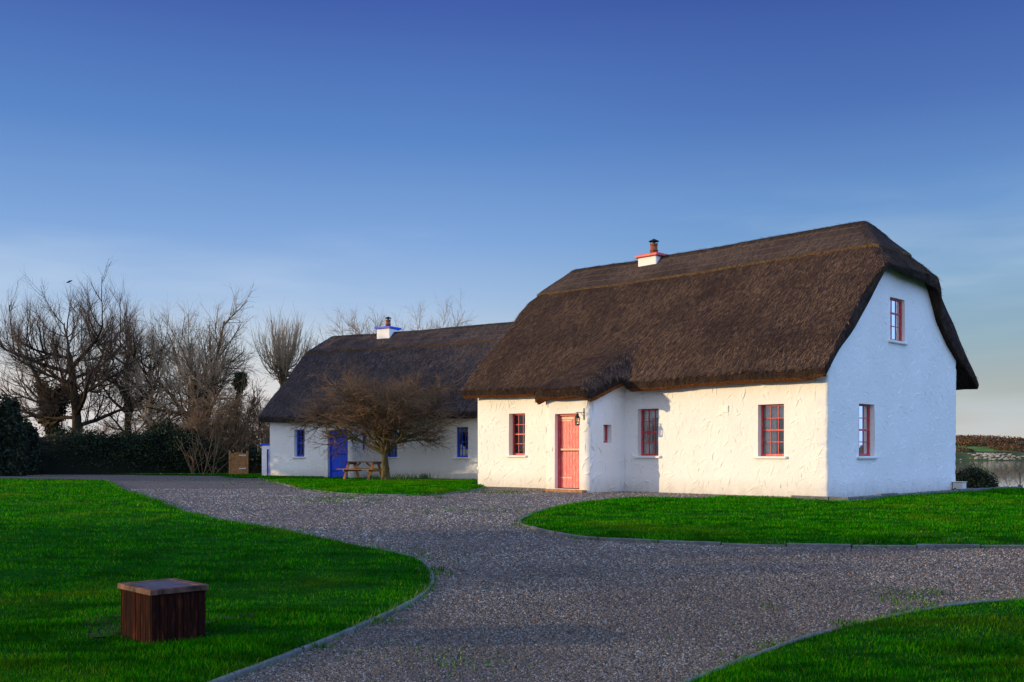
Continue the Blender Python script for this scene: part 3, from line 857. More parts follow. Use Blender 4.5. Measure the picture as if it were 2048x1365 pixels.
        for f in r[2]:
            if len(f) != 3: continue
            c = P2[list(f)].mean(0)
            if any(a0 < c[0] < a1 and h0 < c[1] < h1 for a0, a1, h0, h1 in holes): continue
            F3.append(f)
        def P3(s, z, n=0.0): return (s, z, n)
        def fin(V):
            V = np.array(V, float); w = V[:, 2] + 0.022 * vnoise(V[:, 0] * 1.4 + 5, V[:, 1] * 1.4) + 0.010 * vnoise(V[:, 0] * 4.3, V[:, 1] * 4.3 + 8)
            pn = [posf(s_) for s_ in V[:, 0]]; uvp = np.array([a_[0] for a_ in pn]); nn = np.array([a_[1] for a_ in pn])
            return np.column_stack([-(uvp[:, 0] + nn[:, 0] * w), uvp[:, 1] + nn[:, 1] * w, V[:, 1]])
        V = [P3(s, z) for s, z in P2]
        Q = []
        for (a0, a1, h0, h1) in holes:
            nseg = 8
            for (pa, pb) in (((a0, h0), (a1, h0)), ((a1, h0), (a1, h1)), ((a1, h1), (a0, h1)), ((a0, h1), (a0, h0))):
                for i in range(nseg):
                    t0, t1 = i / nseg, (i + 1) / nseg
                    qa = (pa[0] + (pb[0] - pa[0]) * t0, pa[1] + (pb[1] - pa[1]) * t0); qb_ = (pa[0] + (pb[0] - pa[0]) * t1, pa[1] + (pb[1] - pa[1]) * t1)
                    k = len(V)
                    V += [P3(*qa), P3(*qb_), P3(*qb_, -depth - 0.08), P3(*qa, -depth - 0.08)]
                    Q.append((k, k + 1, k + 2, k + 3))
        # trowel strokes
        for _ in range(strokes):
            sc0 = random.uniform(s0 + 0.1, s1 - 0.1); zc = random.uniform(0.05, topf(sc0) - 0.1)
            gab = posf is per and sc0 > W_ and p.get('gang'); an = random.uniform(*(p['gang'] if gab else ang)); ln = random.uniform(0.10, 0.42); cur = random.uniform(-2.2, 2.2) / ln * 0.35
            wd = random.uniform(0.010, 0.020); hh = random.uniform(0.012, 0.030) * (0.5 if gab else 1.0)
            cp = []; n = 6; s_, z_ = sc0, zc; a_ = an
            for i in range(n + 1):
                cp.append((s_, z_, a_)); s_ += math.cos(a_) * ln / n; z_ += math.sin(a_) * ln / n; a_ += cur * ln / n
            if any(a0 - .05 < s_ < a1 + .05 and h0 - .09 < z_ < h1 + .05 for a0, a1, h0, h1 in holes for s_, z_, _ in cp): continue
            if any(not (s0 < c_[0] < s1 and 0.02 < c_[1] < topf(c_[0]) - 0.12) for c_ in cp): continue
            if any(abs(c_[0] - x_) < 0.09 for c_ in cp for x_ in S[1:4]) and posf is per: continue
            k = len(V)
            for i, (s_, z_, a_) in enumerate(cp):
                tp = math.sin(math.pi * (i + 0.15) / (n + 0.3)); w = wd * (0.35 + 0.65 * tp)
                ox, oz = -math.sin(a_) * w, math.cos(a_) * w
                V += [P3(s_ - ox * 1.3, z_ - oz * 1.3, -0.003), P3(s_ + ox * .3, z_ + oz * .3, hh * tp), P3(s_ + ox, z_ + oz, -0.003)]
            for i in range(n):
                for j in (0, 1): Q.append((k + i * 3 + j, k + i * 3 + j + 1, k + (i + 1) * 3 + j + 1, k + (i + 1) * 3 + j))
        o = mesh_obj(name, fin(V), [np.array(Q).reshape(-1, 4), np.array(F3)], mats['wall'], parent, smooth=False)
        sm_ = np.zeros(len(o.data.polygons), bool); sm_[-len(F3):] = True
        if len(Q): sm_[4 * 8 * len(holes):len(Q)] = True
        o.data.polygons.foreach_set('use_smooth', sm_)
        return o
    zb, zt = p['wz']
    fh = [(W_ - u1, W_ - u0_, zb - .05, zt) for (u0_, u1) in p['fwin']]
    gh = [(W_ + a_, W_ + b_, c_, d_) for (a_, b_, c_, d_) in p['gwin']]
    wl = build_wall('wall', per, 0.0, S[4] - 1e-4, wall_top, fh + gh, p['strokes'], tops=[W_, W_ + D_, 2 * W_ + D_], ang=p['ang'])
    # porch
    PS = [PD, PU1 - PU0, PD]
    def ppos(s):
        r = 0.07
        if s < PD: ps, nn, n2, m_ = (PU1, -s), (1, 0), (0, -1), PD - s
        elif s < PD + PS[1]:
            t = s - PD; ps, nn = (PU1 - t, -PD), (0, -1)
            m_, n2 = (t, (1, 0)) if t < PS[1] / 2 else (PS[1] - t, (-1, 0))
        else: t = s - PD - PS[1]; ps, nn, n2, m_ = (PU0, -PD + t), (-1, 0), (0, -1), t
        nn = np.array(nn, float); ps = np.array(ps, float)
        if m_ < r:
            a_ = (1 - m_ / r) * 0.5; nn = nn * (1 - a_) + np.array(n2) * a_; nn /= np.linalg.norm(nn)
            ps = ps - nn * (1 - m_ / r) ** 2 * r * 0.42
        return ps, nn
    def ptop(s):
        (u, v), _ = ppos(s)
        uc = UC + (u - UC) * 0.97
        return float(ztop(np.array(uc), np.array(v + 0.03))) - 0.26
    d0, d1 = p['door']; dz0, dz1 = p['doorz']
    sA, sB = PD + (PU1 - d1), PD + (PU1 - d0)
    sl = p['slit']
    s2 = 2 * PD + PS[1]
    holes = [(sA, sB, dz0, dz1), (s2 + sl[0], s2 + sl[1], sl[2], sl[3])]
    build_wall('porch_wall', ppos, 0.0, s2 - 1e-4, ptop, holes, p['pstrokes'], step=0.2, tops=[PD - .035, PD, PD + .035, PD + PS[1] - .035, PD + PS[1], PD + PS[1] + .035], ang=p['ang'], depth=0.2)

    # -------- windows
    planes = {'f': lambda a_, n, z: (-a_, -n, z), 'g': lambda a_, n, z: (n, a_, z),
              'pf': lambda a_, n, z: (-a_, -PD - n, z), 'ps': lambda a_, n, z: (-(PU0) + n, a_, z)}
    def window(pl, a0, a1, z0, z1, cols, rows, mid=True, sill=True, blind=0.0, curt=None, fw=0.045, dep=0.16):
        f = planes[pl]
        mb = MB()
        n0, n1 = -dep - 0.06, -dep
        bx = lambda x0, x1, y0, y1, zz0, zz1, b=0.004: mb.box(x0, x1, y0, y1, zz0, zz1, f=f, bev=b)
        bx(a0 - .01, a0 + fw, n0, n1, z0, z1); bx(a1 - fw, a1 + .01, n0, n1, z0, z1)
        bx(a0 + fw - .003, a1 - fw + .003, n0, n1 - .003, z0, z0 + fw * 1.25); bx(a0 + fw - .003, a1 - fw + .003, n0, n1 - .003, z1 - fw, z1 + .01)
        zi0, zi1 = z0 + fw * 1.25, z1 - fw
        zm = zi0 + (zi1 - zi0) * (0.5 if rows % 2 == 0 else 2 / 3)
        if mid: bx(a0 + fw - .002, a1 - fw + .002, n0 + .006, n1 - .006, zm - .022, zm + .022)
        gb = 0.011
        for i in range(1, cols):
            x = a0 + fw + (a1 - a0 - 2 * fw) * i / cols
            bx(x - gb, x + gb, n0 + .018, n1 - .016, zi0 - .002, zi1 + .002, 0.003)
        for j in range(1, rows):
            z = zi0 + (zi1 - zi0) * j / rows
            if mid and abs(z - zm) < .03: continue
            bx(a0 + fw - .002, a1 - fw + .002, n0 + .021, n1 - .019, z - gb, z + gb, 0.003)
        w = mb.build('window', mats['paint'], root)
        g = MB(); g.box(a0 + .01, a1 - .01, n0 + .024, n0 + .028, z0 + .01, z1 - .01, f=f); g.build('pane', M['glass'], w)
        if sill:
            s_ = MB(); s_.box(a0 - .09, a1 + .09, -dep - .01, 0.075, z0 - .065, z0 - .002, f=f, bev=0.012); s_.build('sill', M['sill'], w)
        if blind > 0:
            s_ = MB(); s_.box(a0 + .02, a1 - .02, n0 - .05, n0 - .045, z1 - blind, z1, f=f); s_.build('blind', M['blind'], w)
        if curt:
            s_ = MB(); m_, c0, c1 = curt
            xs_ = np.linspace(c0, c1, 22)
            for i in range(21):
                y_a = n0 - .04 + 0.02 * math.sin(i * 1.7); y_b = n0 - .04 + 0.02 * math.sin((i + 1) * 1.7)
                q_ = [f(xs_[i], y_a, z0), f(xs_[i + 1], y_b, z0), f(xs_[i + 1], y_b, z1), f(xs_[i], y_a, z1)]
                s_.add(q_, [[0, 1, 2, 3]])
            s_.build('curtain', M[m_], w)
        # dark room behind
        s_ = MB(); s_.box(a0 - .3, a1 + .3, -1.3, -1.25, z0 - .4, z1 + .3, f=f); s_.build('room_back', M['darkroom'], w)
        return w
    for i, (u0_, u1) in enumerate(p['fwin']):
        window('f', u0_, u1, zb, zt, 3, 4, **p['fopt'][i])
    for i, (a_, b_, c_, d_) in enumerate(p['gwin']):
        window('g', a_, b_, c_ + .05, d_, *p['gopt'][i][0], **p['gopt'][i][1])
    window('ps', sl[0], sl[1], sl[2], sl[3], 1, 1, mid=False, sill=False, fw=0.035, dep=0.14)
    # -------- door
    f = planes['pf']
    mb = MB(); nb = 7; fw_ = 0.06; dn = -0.17
    xa, xb = d0 + fw_, d1 - fw_
    gap = (xb - xa) / nb
    zm = dz0 + (dz1 - dz0) * 0.50
    for h0, h1 in ((dz0 + .02, zm - .006), (zm + .006, dz1 - fw_ - 0.01)):
        for i in range(nb):
            mb.box(xa + i * gap + .0015, xa + (i + 1) * gap - .0015, dn - .04, dn + random.uniform(-.001, .001), h0, h1, f=f, bev=0.004)
    dr = mb.build('door', mats['door'], root)
    mb = MB()
    mb.box(d0 - .01, d0 + fw_, dn - .05, dn + .05, dz0, dz1, f=f, bev=0.005); mb.box(d1 - fw_, d1 + .01, dn - .05, dn + .05, dz0, dz1, f=f, bev=0.005)
    mb.box(d0 + fw_, d1 - fw_, dn - .05, dn + .045, dz1 - fw_, dz1 + .01, f=f, bev=0.005)
    mb.build('door_frame', mats['paint'], dr)
    mb = MB(); mb.box(xa + .005, xb - .005, dn + .002, dn + .035, zm + .02, zm + .075, f=f, bev=0.008)
    mb.build('weather_bar', mats['trim'], dr)
    mb = MB(); mb.box(xa + .005, xb - .005, dn + .002, dn + .012, dz1 - fw_ - 0.09, dz1 - fw_ - .02, f=f, bev=0.004)
    mb.build('top_rail', mats['trim'], dr)
    for hz_ in (dz0 + 0.28, zm + 0.82):
        mb = MB(); mb.box(xb - .42, xb + .0, dn + .001, dn + .008, hz_, hz_ + .035, f=f, bev=0.002); mb.build('hinge', mats['hinge'], dr)
    mb = MB(); mb.box(xa + .05, xa + .075, dn + .001, dn + .03, zm - .15, zm - .03, f=f, bev=0.004); mb.build('latch', M['black'], dr)
    mb = MB(); mb.box(d0 - .25, d1 + .25, -0.03, 0.16, dz0 - .2, dz0 - 0.015, f=f, bev=0.01); mb.build('step', M['pine'] if prefix == 'red' else M['concrete'], dr)
    # -------- chimney
    cu, cs, ct = p['chim']
    mb = MB(); mb.box(-cu - cs / 2, -cu + cs / 2, RV - cs / 2, RV + cs / 2, RZ - 0.9, ct - .09, bev=0.02)
    ch = mb.build('chimney', mats['wall'], root)
    o_ = cs / 2 + 0.075
    mb = MB(); mb.box(-cu - o_, -cu + o_, RV - o_, RV + o_, ct - .09, ct, bev=0.012); mb.build('chimney_cap', mats['paint'], ch)
    mb = MB(); mb.lathe([(0.001, 0), (0.125, 0.0), (0.12, 0.13), (0.135, 0.14), (0.135, 0.18), (0.11, 0.19), (0.115, 0.33), (0.125, 0.34), (0.125, 0.37), (0.09, 0.37), (0.001, .3)], 20, (-cu, RV, ct - .005))
    mb.build('chimney_pot', M['terracotta'], ch, True)
    mb = MB(); mb.lathe([(0.001, 0.53), (0.02, 0.525), (0.16, 0.455), (0.165, 0.44), (0.05, 0.45), (0.045, 0.34)], 20, (-cu, RV, ct))
    for k in range(4):
        a_ = k * math.pi / 2 + .4; mb.bar((-cu + .1 * math.cos(a_), RV + .1 * math.sin(a_), ct + .35), (-cu + .12 * math.cos(a_), RV + .12 * math.sin(a_), ct + .46), .012, .012)
    mb.build('cowl', M['black'], ch)
    return planes, ztop

rootR = empty('thatched_cottage', (AX, AY, 0), math.atan2(-0.704, 0.71), 'white thatched cottage with red door, red windows and tall gable', 'cottage')
pR = dict(L=12.0, D=7.6, porch=(6.04, 7.67, 1.48), ridge=(7.2, 3.96), eave=3.20, vback=8.75, ur=.95, ul=11.45, bslope=.84, hips=1.08, pz=2.84,
          grid=(190, 150), fibres=190000, fw=1.0, fray=26000, wz=(0.98, 2.25), strokes=3400, pstrokes=230, ang=(0.2, 2.2), gang=(-0.8, 0.9),
          fwin=[(1.15, 1.87), (4.90, 5.60), (9.87, 10.55)],
          fopt=[dict(blind=0.32, curt=('curtain', 1.5, 1.95)), dict(blind=0.24, curt=('curtain', 5.3, 5.7)), dict(curt=('reflect_tan', 9.8, 10.6))],  # the leftmost window's sheet carries a painted tan reflection
          gwin=[(1.56, 2.42, 0.93, 2.27), (3.28, 4.16, 3.91, 5.07)],
          gopt=[((3, 4), dict(dep=.13, blind=0.3, curt=('curtain', 2.1, 2.5))), ((3, 3), dict(dep=.08, curt=('blind', 3.2, 3.75)))],
          door=(6.42, 7.30), doorz=(0.08, 2.12), slit=(-0.92, -0.58, 1.33, 1.82), chim=(8.02, 0.72, 7.30))
mR = dict(cap=M['cap'], capstraw=M['capstraw'], thatch=M['thatch'], cut=M['cut'], straw=M['straw'], rod=M['rod'], golden=M['golden'], wall=M['stucco'], paint=M['red'], door=M['reddoor'], trim=M['lintel'], hinge=M['lintel'])
plR, zR = cottage(rootR, pR, mR, 'red')

rootB = empty('thatched_cottage', (-1.08, 41.78, -0.1), math.atan2(-0.515, 0.857), 'farther white thatched cottage with blue door and blue windows', 'cottage')
pB = dict(L=12.0, D=7.6, porch=(5.75, 7.35, 1.48), ridge=(6.86, 3.8), eave=2.98, vback=8.0, ur=.7, ul=11.5, bslope=.86, hips=1.0, pz=2.70,
          grid=(130, 100), fibres=50000, fw=1.8, fray=9000, wz=(0.95, 2.2), strokes=900, pstrokes=60, ang=(-0.35, 0.35),
          fwin=[(0.85, 1.5), (4.5, 5.15), (9.8, 10.42)],
          fopt=[dict(blind=0.2, fw=.055), dict(fw=.055), dict(fw=.055, curt=('reflect_tan', 9.7, 10.5))],
          gwin=[], gopt=[], door=(6.0, 7.12), doorz=(0.05, 2.1), slit=(-0.8, -0.5, 1.25, 1.85), chim=(7.95, 0.78, 7.13))
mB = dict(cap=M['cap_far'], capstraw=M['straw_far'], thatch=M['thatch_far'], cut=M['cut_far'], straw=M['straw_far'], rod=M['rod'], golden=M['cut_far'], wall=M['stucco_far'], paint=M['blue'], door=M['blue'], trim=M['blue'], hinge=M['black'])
plB, zB = cottage(rootB, pB, mB, 'blue')

# things fixed to the red cottage's walls
def wroot(name, root, u, v, z, label, cat):
    o = empty(name, (0, 0, 0), 0, label, cat)
    m = Matrix.Translation(root.location) @ Matrix.Rotation(root.rotation_euler.z, 4, 'Z')
    o.location = m @ Vector((-u, v, z)); o.rotation_euler = root.rotation_euler
    return o
# lantern on bracket (local y- points out of the wall)
la = wroot('wall_lantern', rootR, 6.24, -1.48, 2.08, 'black iron lantern hanging from a bracket beside the red door', 'lantern')
mb = MB(); mb.box(-.018, .018, -.02, 0.0, -.14, .14, bev=.004); mb.bar((0, -.01, .05), (0, -.34, .05), .016, .016)
mb.bar((0, -.01, -.06), (0, -.16, .045), .01, .01); mb.lathe([(.001, .0), (.014, .005), (.014, .03), (.001, .035)], 8, (0, -.01, .14)); mb.build('bracket', M['black'], la)
mb = MB(); c = (0, -.28, 0)
mb.lathe([(.001, .045), (.012, .04), (.014, .02), (.03, .0), (.07, -.085), (.085, -.095), (.085, -.105), (.001, -.105)], 6, c)
for k in range(6):
    a_ = k * math.pi / 3; mb.bar((c[0] + .072 * math.cos(a_), c[1] + .072 * math.sin(a_), -.10), (c[0] + .055 * math.cos(a_), c[1] + .055 * math.sin(a_), -.27), .009, .009, (0, 1, 0.01))
mb.lathe([(.001, -.26), (.07, -.26), (.07, -.285), (.04, -.3), (.001, -.3)], 6, c); mb.build('lantern_frame', M['black'], la)
mb = MB(); mb.lathe([(.062, -.10), (.048, -.262)], 6, c); mb.build('lantern_glass', M['glass'], la)
# vent
ve = wroot('wall_vent', rootR, 2.79, 0, 2.17, 'small square white vent cover high between two front windows', 'vent')
mb = MB(); mb.box(-.09, .09, -.035, .02, -.09, .09, bev=.008)
for k in range(4): mb.box(-.07, .07, -.042, -.036, -.06 + k * .034, -.045 + k * .034)
mb.build('vent_cover', M['vent'], ve)
# meter box at far end of gable
bxr = wroot('utility_box', rootR, 0, 7.38, 0, 'small beige box on the ground at the far gable corner', 'utility box')
mb = MB(); mb.box(.02, .30, -.12, .16, 0.0, .22, bev=.012); mb.build('housing', M['plastic'], bxr)
mb = MB(); mb.box(.0, .32, -.14, .18, .22, .24, bev=.006); mb.build('lid', M['plastic'], bxr)
mb = MB()
for k in range(6):
    mb.bar((.12, -.12 - k * .05, .03 + .02 * math.sin(k)), (.12, -.17 - k * .05, .03 + .02 * math.sin(k + 1)), .02, .02)
mb.build('cable', M['black'], bxr)
# garden wall stub and downpipe by the blue cottage
gw = wroot('garden_wall', rootB, 12.0, 0.05, 0, 'low white wall stub with blue coping at the far cottage corner', 'wall')
mb = MB(); mb.box(-.55, 0, 0, .3, -.1, 1.48, bev=.03); mb.build('wall_body', M['stucco_far'], gw)
mb = MB(); mb.box(-.6, .03, -.04, .34, 1.48, 1.56, bev=.015); mb.build('coping', M['blue'], gw)
dp = wroot('drain_pipe', rootB, 12.05, -0.04, 0, 'thin dark blue pipe rising at the corner of the far cottage', 'pipe')
mb = MB(); mb.lathe([(.04, -.1), (.04, 1.25), (.05, 1.25), (.05, 1.3), (.001, 1.3)], 12); mb.build('pipe', M['blue'], dp, True)
for z in (.3, 1.0):
    mb = MB(); mb.lathe([(.041, z), (.052, z), (.052, z + .04), (.041, z + .04)], 12); mb.build('bracket', M['blue'], dp)

# ------------------------------------------------------------------ wooden box on the left lawn
c0 = pix(303, 1308); B0 = pix(243, 1262); 
bx_y = c0[1]
ang = math.radians(-49)
cr = empty('wooden_box', (c0[0], c0[1], g1(*c0) - 0.02), math.radians(44), 'square dark stained wooden box with slatted lid standing on the left lawn', 'box')
HB = 0.52
s1_ = 0.46; s2_ = 0.58
# local: corner at origin, right face along +x, left face along +y
mb = MB(); nb = 7
for i in range(nb):
    x0 = s1_ * i / nb; mb.box(x0 + .0015, x0 + s1_ / nb - .0015, 0.0, .018, random.uniform(-.06, -.02), HB - .045, bev=.003)
    mb.box(x0 + .0015, x0 + s1_ / nb - .0015, s2_ - .018, s2_, -.04, HB - .045, bev=.003)
for i in range(6):
    y0 = .02 + (s2_ - .04) * i / 6; mb.box(-.001 + random.uniform(0, .003), .018, y0 + .0015, y0 + (s2_ - .04) / 6 - .0015, random.uniform(-.06, -.02), HB - .045, bev=.003)
    mb.box(s1_ - .018, s1_ + .001, y0 + .0015, y0 + (s2_ - .04) / 6 - .0015, -.04, HB - .045, bev=.003)
mb.build('side_boards', M['boxwood'], cr)
ov = .018
mb = MB()
mb.box(-ov, .05, -ov, s2_ + ov, HB - .045, HB, bev=.004); mb.box(s1_ - .05, s1_ + ov, -ov, s2_ + ov, HB - .045, HB, bev=.004)
mb.box(.052, s1_ - .052, -ov, .035, HB - .044, HB - .001, bev=.004); mb.box(.052, s1_ - .052, s2_ - .035, s2_ + ov, HB - .044, HB - .001, bev=.004)
lid = mb.build('lid', M['boxtrim'], cr)
mb = MB()
for i in range(6):
    y0 = .038 + (s2_ - .076) * i / 6; mb.box(.053, s1_ - .053, y0 + .006, y0 + (s2_ - .076) / 6 - .006, HB - .03, HB - .006 + random.uniform(-.001, .001), bev=.003)
mb.build('lid_slats', M['boxtop'], lid)

for lab_, pp in (('bare brown soil showing left of the wooden box', [(160, 1272), (185, 1250), (238, 1240), (245, 1262), (238, 1282), (205, 1292), (172, 1288)]), ('worn soil strip right of the wooden box', [(404, 1262), (430, 1248), (480, 1240), (520, 1232), (500, 1246), (440, 1258), (408, 1272)])):
    tag(region('bare_soil', [pix(*q_) for q_ in smooth_line(pp + [pp[0]], 4)[:-1]], lambda x, y: lawnz(x, y) + .006 + .02 * vnoise(x * 9, y * 9), M['soil'], .06), lab_, None, None, 'structure')
# ------------------------------------------------------------------ picnic table
def picnic():
    Yt = 41.6; X = at(727, Yt)
    r = empty('picnic_table', (X, Yt, float(lawnz(X, Yt)) - .01), math.radians(-20), 'weathered wooden picnic table with attached benches under the bare tree', 'picnic table')
    L2 = .82
    mb = MB()
    for i in range(5): mb.box(-L2, L2, -.36 + i * .146, -.36 + i * .146 + .138, .70, .74, bev=.006)
    mb.build('tabletop', M['pinetop'], r)
    for sgn in (-1, 1):
        mb = MB()
        for k in (0, 1): mb.box(-L2 - .02, L2 + .02, sgn * .60 + k * .13 - .13, sgn * .60 + k * .13 - .01, .42, .455, bev=.006)
        mb.build('bench', M['pine'], r)
    for sx in (-.55, .55):
        for sgn in (-1, 1):
            mb = MB(); mb.bar((sx, sgn * .22, .70), (sx, sgn * .62, 0.0), .045, .10, (1, 0, 0.001)); mb.build('leg', M['pine'], r)
        mb = MB(); mb.bar((sx + .045, -.74, .385), (sx + .045, .74, .385), .045, .1); mb.bar((sx + .045, -.36, .66), (sx + .045, .36, .66), .045, .08); mb.build('cross_beam', M['pine'], r)
        mb = MB(); mb.bar((sx * .9, 0, .40), (sx * .25, 0, .69), .04, .07); mb.build('brace', M['pine'], r)
picnic()

# ------------------------------------------------------------------ timber gate in the hedge
def gate():
    Y = 51.2; X0, X1 = at(462, Y), at(492, Y)
    r = empty('garden_gate', (X0, Y, g1(X0, Y)), 0, 'small brown boarded timber gate set in the dark hedge', 'gate')
    w = X1 - X0; mb = MB()
    for i in range(5): mb.box(w * i / 5 + .004, w * (i + 1) / 5 - .004, 0, .025, .04, 1.1 + .06 * math.sin(i * .8), bev=.004)
    mb.build('boards', M['pine'], r)
    for x in (-.11, w + .01):
        mb = MB(); mb.box(x, x + .1, -.02, .08, -.1, 1.22, bev=.01); mb.build('post', M['pine'], r)
    for z in (.32, .98):
        mb = MB(); mb.box(w - .35, w, -.012, -.001, z, z + .04, bev=.002); mb.build('hinge', M['sill'], r)
gate()

# ------------------------------------------------------------------ plants
def tubes(P, R, sides):
    """P (B,n,3) R (B,n) -> verts, quads"""
    B, n, _ = P.shape
    T = np.gradient(P, axis=1); T /= np.linalg.norm(T, axis=2)[..., None] + 1e-9
    ref = np.where(np.abs(T[:, :1, 2:3]) > 0.9, np.array([1.0, 0, 0]), np.array([0, 0, 1.0]))
    A = np.cross(T, np.broadcast_to(ref, T.shape)); A /= np.linalg.norm(A, axis=2)[..., None] + 1e-9
    C = np.cross(T, A)
    th = np.arange(sides) * 2 * np.pi / sides
    V = P[:, :, None, :] + R[:, :, None, None] * (A[:, :, None, :] * np.cos(th)[:, None] + C[:, :, None, :] * np.sin(th)[:, None])
    idx = np.arange(B * n * sides).reshape(B, n, sides)
    nx_ = np.roll(idx, -1, 2)
    q = np.stack([idx[:, :-1], nx_[:, :-1], nx_[:, 1:], idx[:, 1:]], -1).reshape(-1, 4)
    return V.reshape(-1, 3), q

def walk(rng, S, D, Ln, n, wander, trop, droop=None):
    P = [S]; d = D / (np.linalg.norm(D, axis=1)[:, None] + 1e-9)
    st = (Ln / (n - 1))[:, None]
    for i in range(n - 1):
        P.append(P[-1] + d * st)
        d = d + rng.normal(0, wander, d.shape)
        d[:, 2] += trop
        d /= np.linalg.norm(d, axis=1)[:, None]
    return np.stack(P, 1)

def make_tree(name, base, rng, L0, trunk, levels, mats, label, box=None, cat='tree', group=None, ivy=None, extra=None):
    """trunk: (length, radius, lean dir, npts, wander); levels: dict list; box: (halfwidth, height) for rescale"""
    root = empty(name, base, 0, label, cat, group)
    tl, tr, tdir, wn = trunk
    S = np.zeros((1, 3)); D = np.array([tdir], float)
    P = walk(rng, S, D, np.array([tl]), 14, wn, 0.02)
    R = tr * (1.0 - 0.55 * np.linspace(0, 1, 14))[None]
    R[:, 0] *= 1.25; R[:, 1] *= 1.08
    parts = [(P, R, 9)]
    cur = (P, R)
    for lv in levels:
        P0, R0 = cur; B, n, _ = P0.shape
        k = lv['n']; t = lv['t0'] + (lv.get('t1', 1.0) - lv['t0']) * rng.random((B, k))
        if lv.get('even'): t = lv['t0'] + (1 - lv['t0']) * (np.arange(k)[None] + rng.random((B, k))) / k
        fi = t * (n - 1); i0 = np.clip(fi.astype(int), 0, n - 2); fr = (fi - i0)[..., None]
        bi = np.arange(B)[:, None]
        st = P0[bi, i0] * (1 - fr) + P0[bi, i0 + 1] * fr
        tg = P0[bi, i0 + 1] - P0[bi, i0]; tg /= np.linalg.norm(tg, axis=2)[..., None] + 1e-9
        rr = R0[bi, i0] * (1 - fr[..., 0]) + R0[bi, i0 + 1] * fr[..., 0]
        rnd = rng.normal(size=st.shape)
        if lv.get('even') and B == 1:
            ga = np.arange(k) * 2.4 + 0.5; rnd = np.stack([np.cos(ga), np.sin(ga), np.zeros(k)], -1)[None] + 0.15 * rnd
        rnd -= (rnd * tg).sum(2)[..., None] * tg; rnd /= np.linalg.norm(rnd, axis=2)[..., None] + 1e-9
        if 'flat' in lv: rnd[..., 2] *= lv['flat']
        an = np.radians(lv['ang'] + rng.normal(0, lv.get('angv', 8), (B, k)))[..., None]
        d = tg * np.cos(an) + rnd * np.sin(an)
        d[..., 2] += lv.get('lift', 0)
        Ln = lv['len'] * (0.65 + 0.6 * rng.random((B, k)))
        if lv.get('taper'): Ln *= (1.15 - lv['taper'] * t)
        st = st.reshape(-1, 3); d = d.reshape(-1, 3); Ln = Ln.ravel()
        m = lv['pts']
        P1 = walk(rng, st, d, Ln, m, lv['wander'], lv['trop'])
        rb = np.minimum(rr.ravel() * 0.8, lv['r'] * (0.7 + 0.6 * rng.random(len(st))))
        R1 = rb[:, None] * np.linspace(1, lv.get('tip', 0.35), m)[None]
        parts.append((P1, R1, lv['sides']))
        cur = (P1, R1)
    # rescale to the measured crown
    if box:
        allp = np.concatenate([p_[0].reshape(-1, 3) for p_ in parts])
        zt_ = np.percentile(allp[:, 2], 99.85); xw = np.percentile(np.abs(allp[:, 0] - np.median(allp[:, 0])), 96)
        sz = box[1] / zt_; sx = box[0] / xw
        for p_ in parts: p_[0][..., 2] *= sz; p_[0][..., 0] *= sx; p_[0][..., 1] *= sx
    Vt, qt = tubes(*parts[0])
    mesh_obj('trunk', Vt, [qt], mats[0], root, True)
    nlimb = extra if extra else 1
    for nm, seq, mt in (('limbs', parts[1:1 + nlimb], mats[0]), ('crown', parts[1 + nlimb:], mats[1])):
        Vs = []; Qs = []; o_ = 0
        for p_ in seq:
            V, q_ = tubes(*p_); Vs.append(V); Qs.append(q_ + o_); o_ += len(V)
        if Vs: mesh_obj(nm, np.concatenate(Vs), [np.concatenate(Qs)], mt, root, nm == 'limbs')
    if ivy:
        n_, r_, z0_, z1_, sz_ = ivy
        tp = np.concatenate([p_[0].reshape(-1, 3) for p_ in parts[:2]])
        tp = tp[(tp[:, 2] > z0_) & (tp[:, 2] < z1_) & (np.hypot(tp[:, 0], tp[:, 1]) < (2.2 if r_ > 0.5 else 1.1))]
        a = rng.integers(0, len(tp), n_); b_ = np.clip(a + 1, 0, len(tp) - 1)
        f_ = rng.random((n_, 1)); near = np.linalg.norm(tp[a] - tp[b_], axis=1) < 1.6
        c_ = np.where(near[:, None], tp[a] * f_ + tp[b_] * (1 - f_), tp[a])
        c_ = c_ + rng.normal(0, r_ * 0.6, (n_, 3))
        leaf_mesh('ivy', c_, sz_, M['ivy'], root, rng)
    return root

def leaf_mesh(name, C, size, mat, parent=None, rng=RNG, up=0.0, asp=1.0):
    n = len(C)
    a = rng.normal(size=(n, 3)); a /= np.linalg.norm(a, axis=1)[:, None]
    a[:, 2] += up; a /= np.linalg.norm(a, axis=1)[:, None]
    b = np.cross(a, rng.normal(size=(n, 3))); b /= np.linalg.norm(b, axis=1)[:, None] + 1e-9
    s = size * (0.6 + 0.8 * rng.random((n, 1)))
    V = np.stack([C - a * s * asp, C + b * s * .55, C + a * s * asp, C - b * s * .55], 1).reshape(-1, 3)
    return mesh_obj(name, V, [np.arange(n * 4).reshape(-1, 4)], mat, parent)

def lv(n, t0, ln, ang, r, sides, pts, wander, trop, **k):
    d = dict(n=n, t0=t0, len=ln, ang=ang, r=r, sides=sides, pts=pts, wander=wander, trop=trop); d.update(k); return d

R_ = lambda s: np.random.default_rng(s)
def base(px, Y): x = at(px, Y); return (x, Y, g1(x, Y) - 0.05)

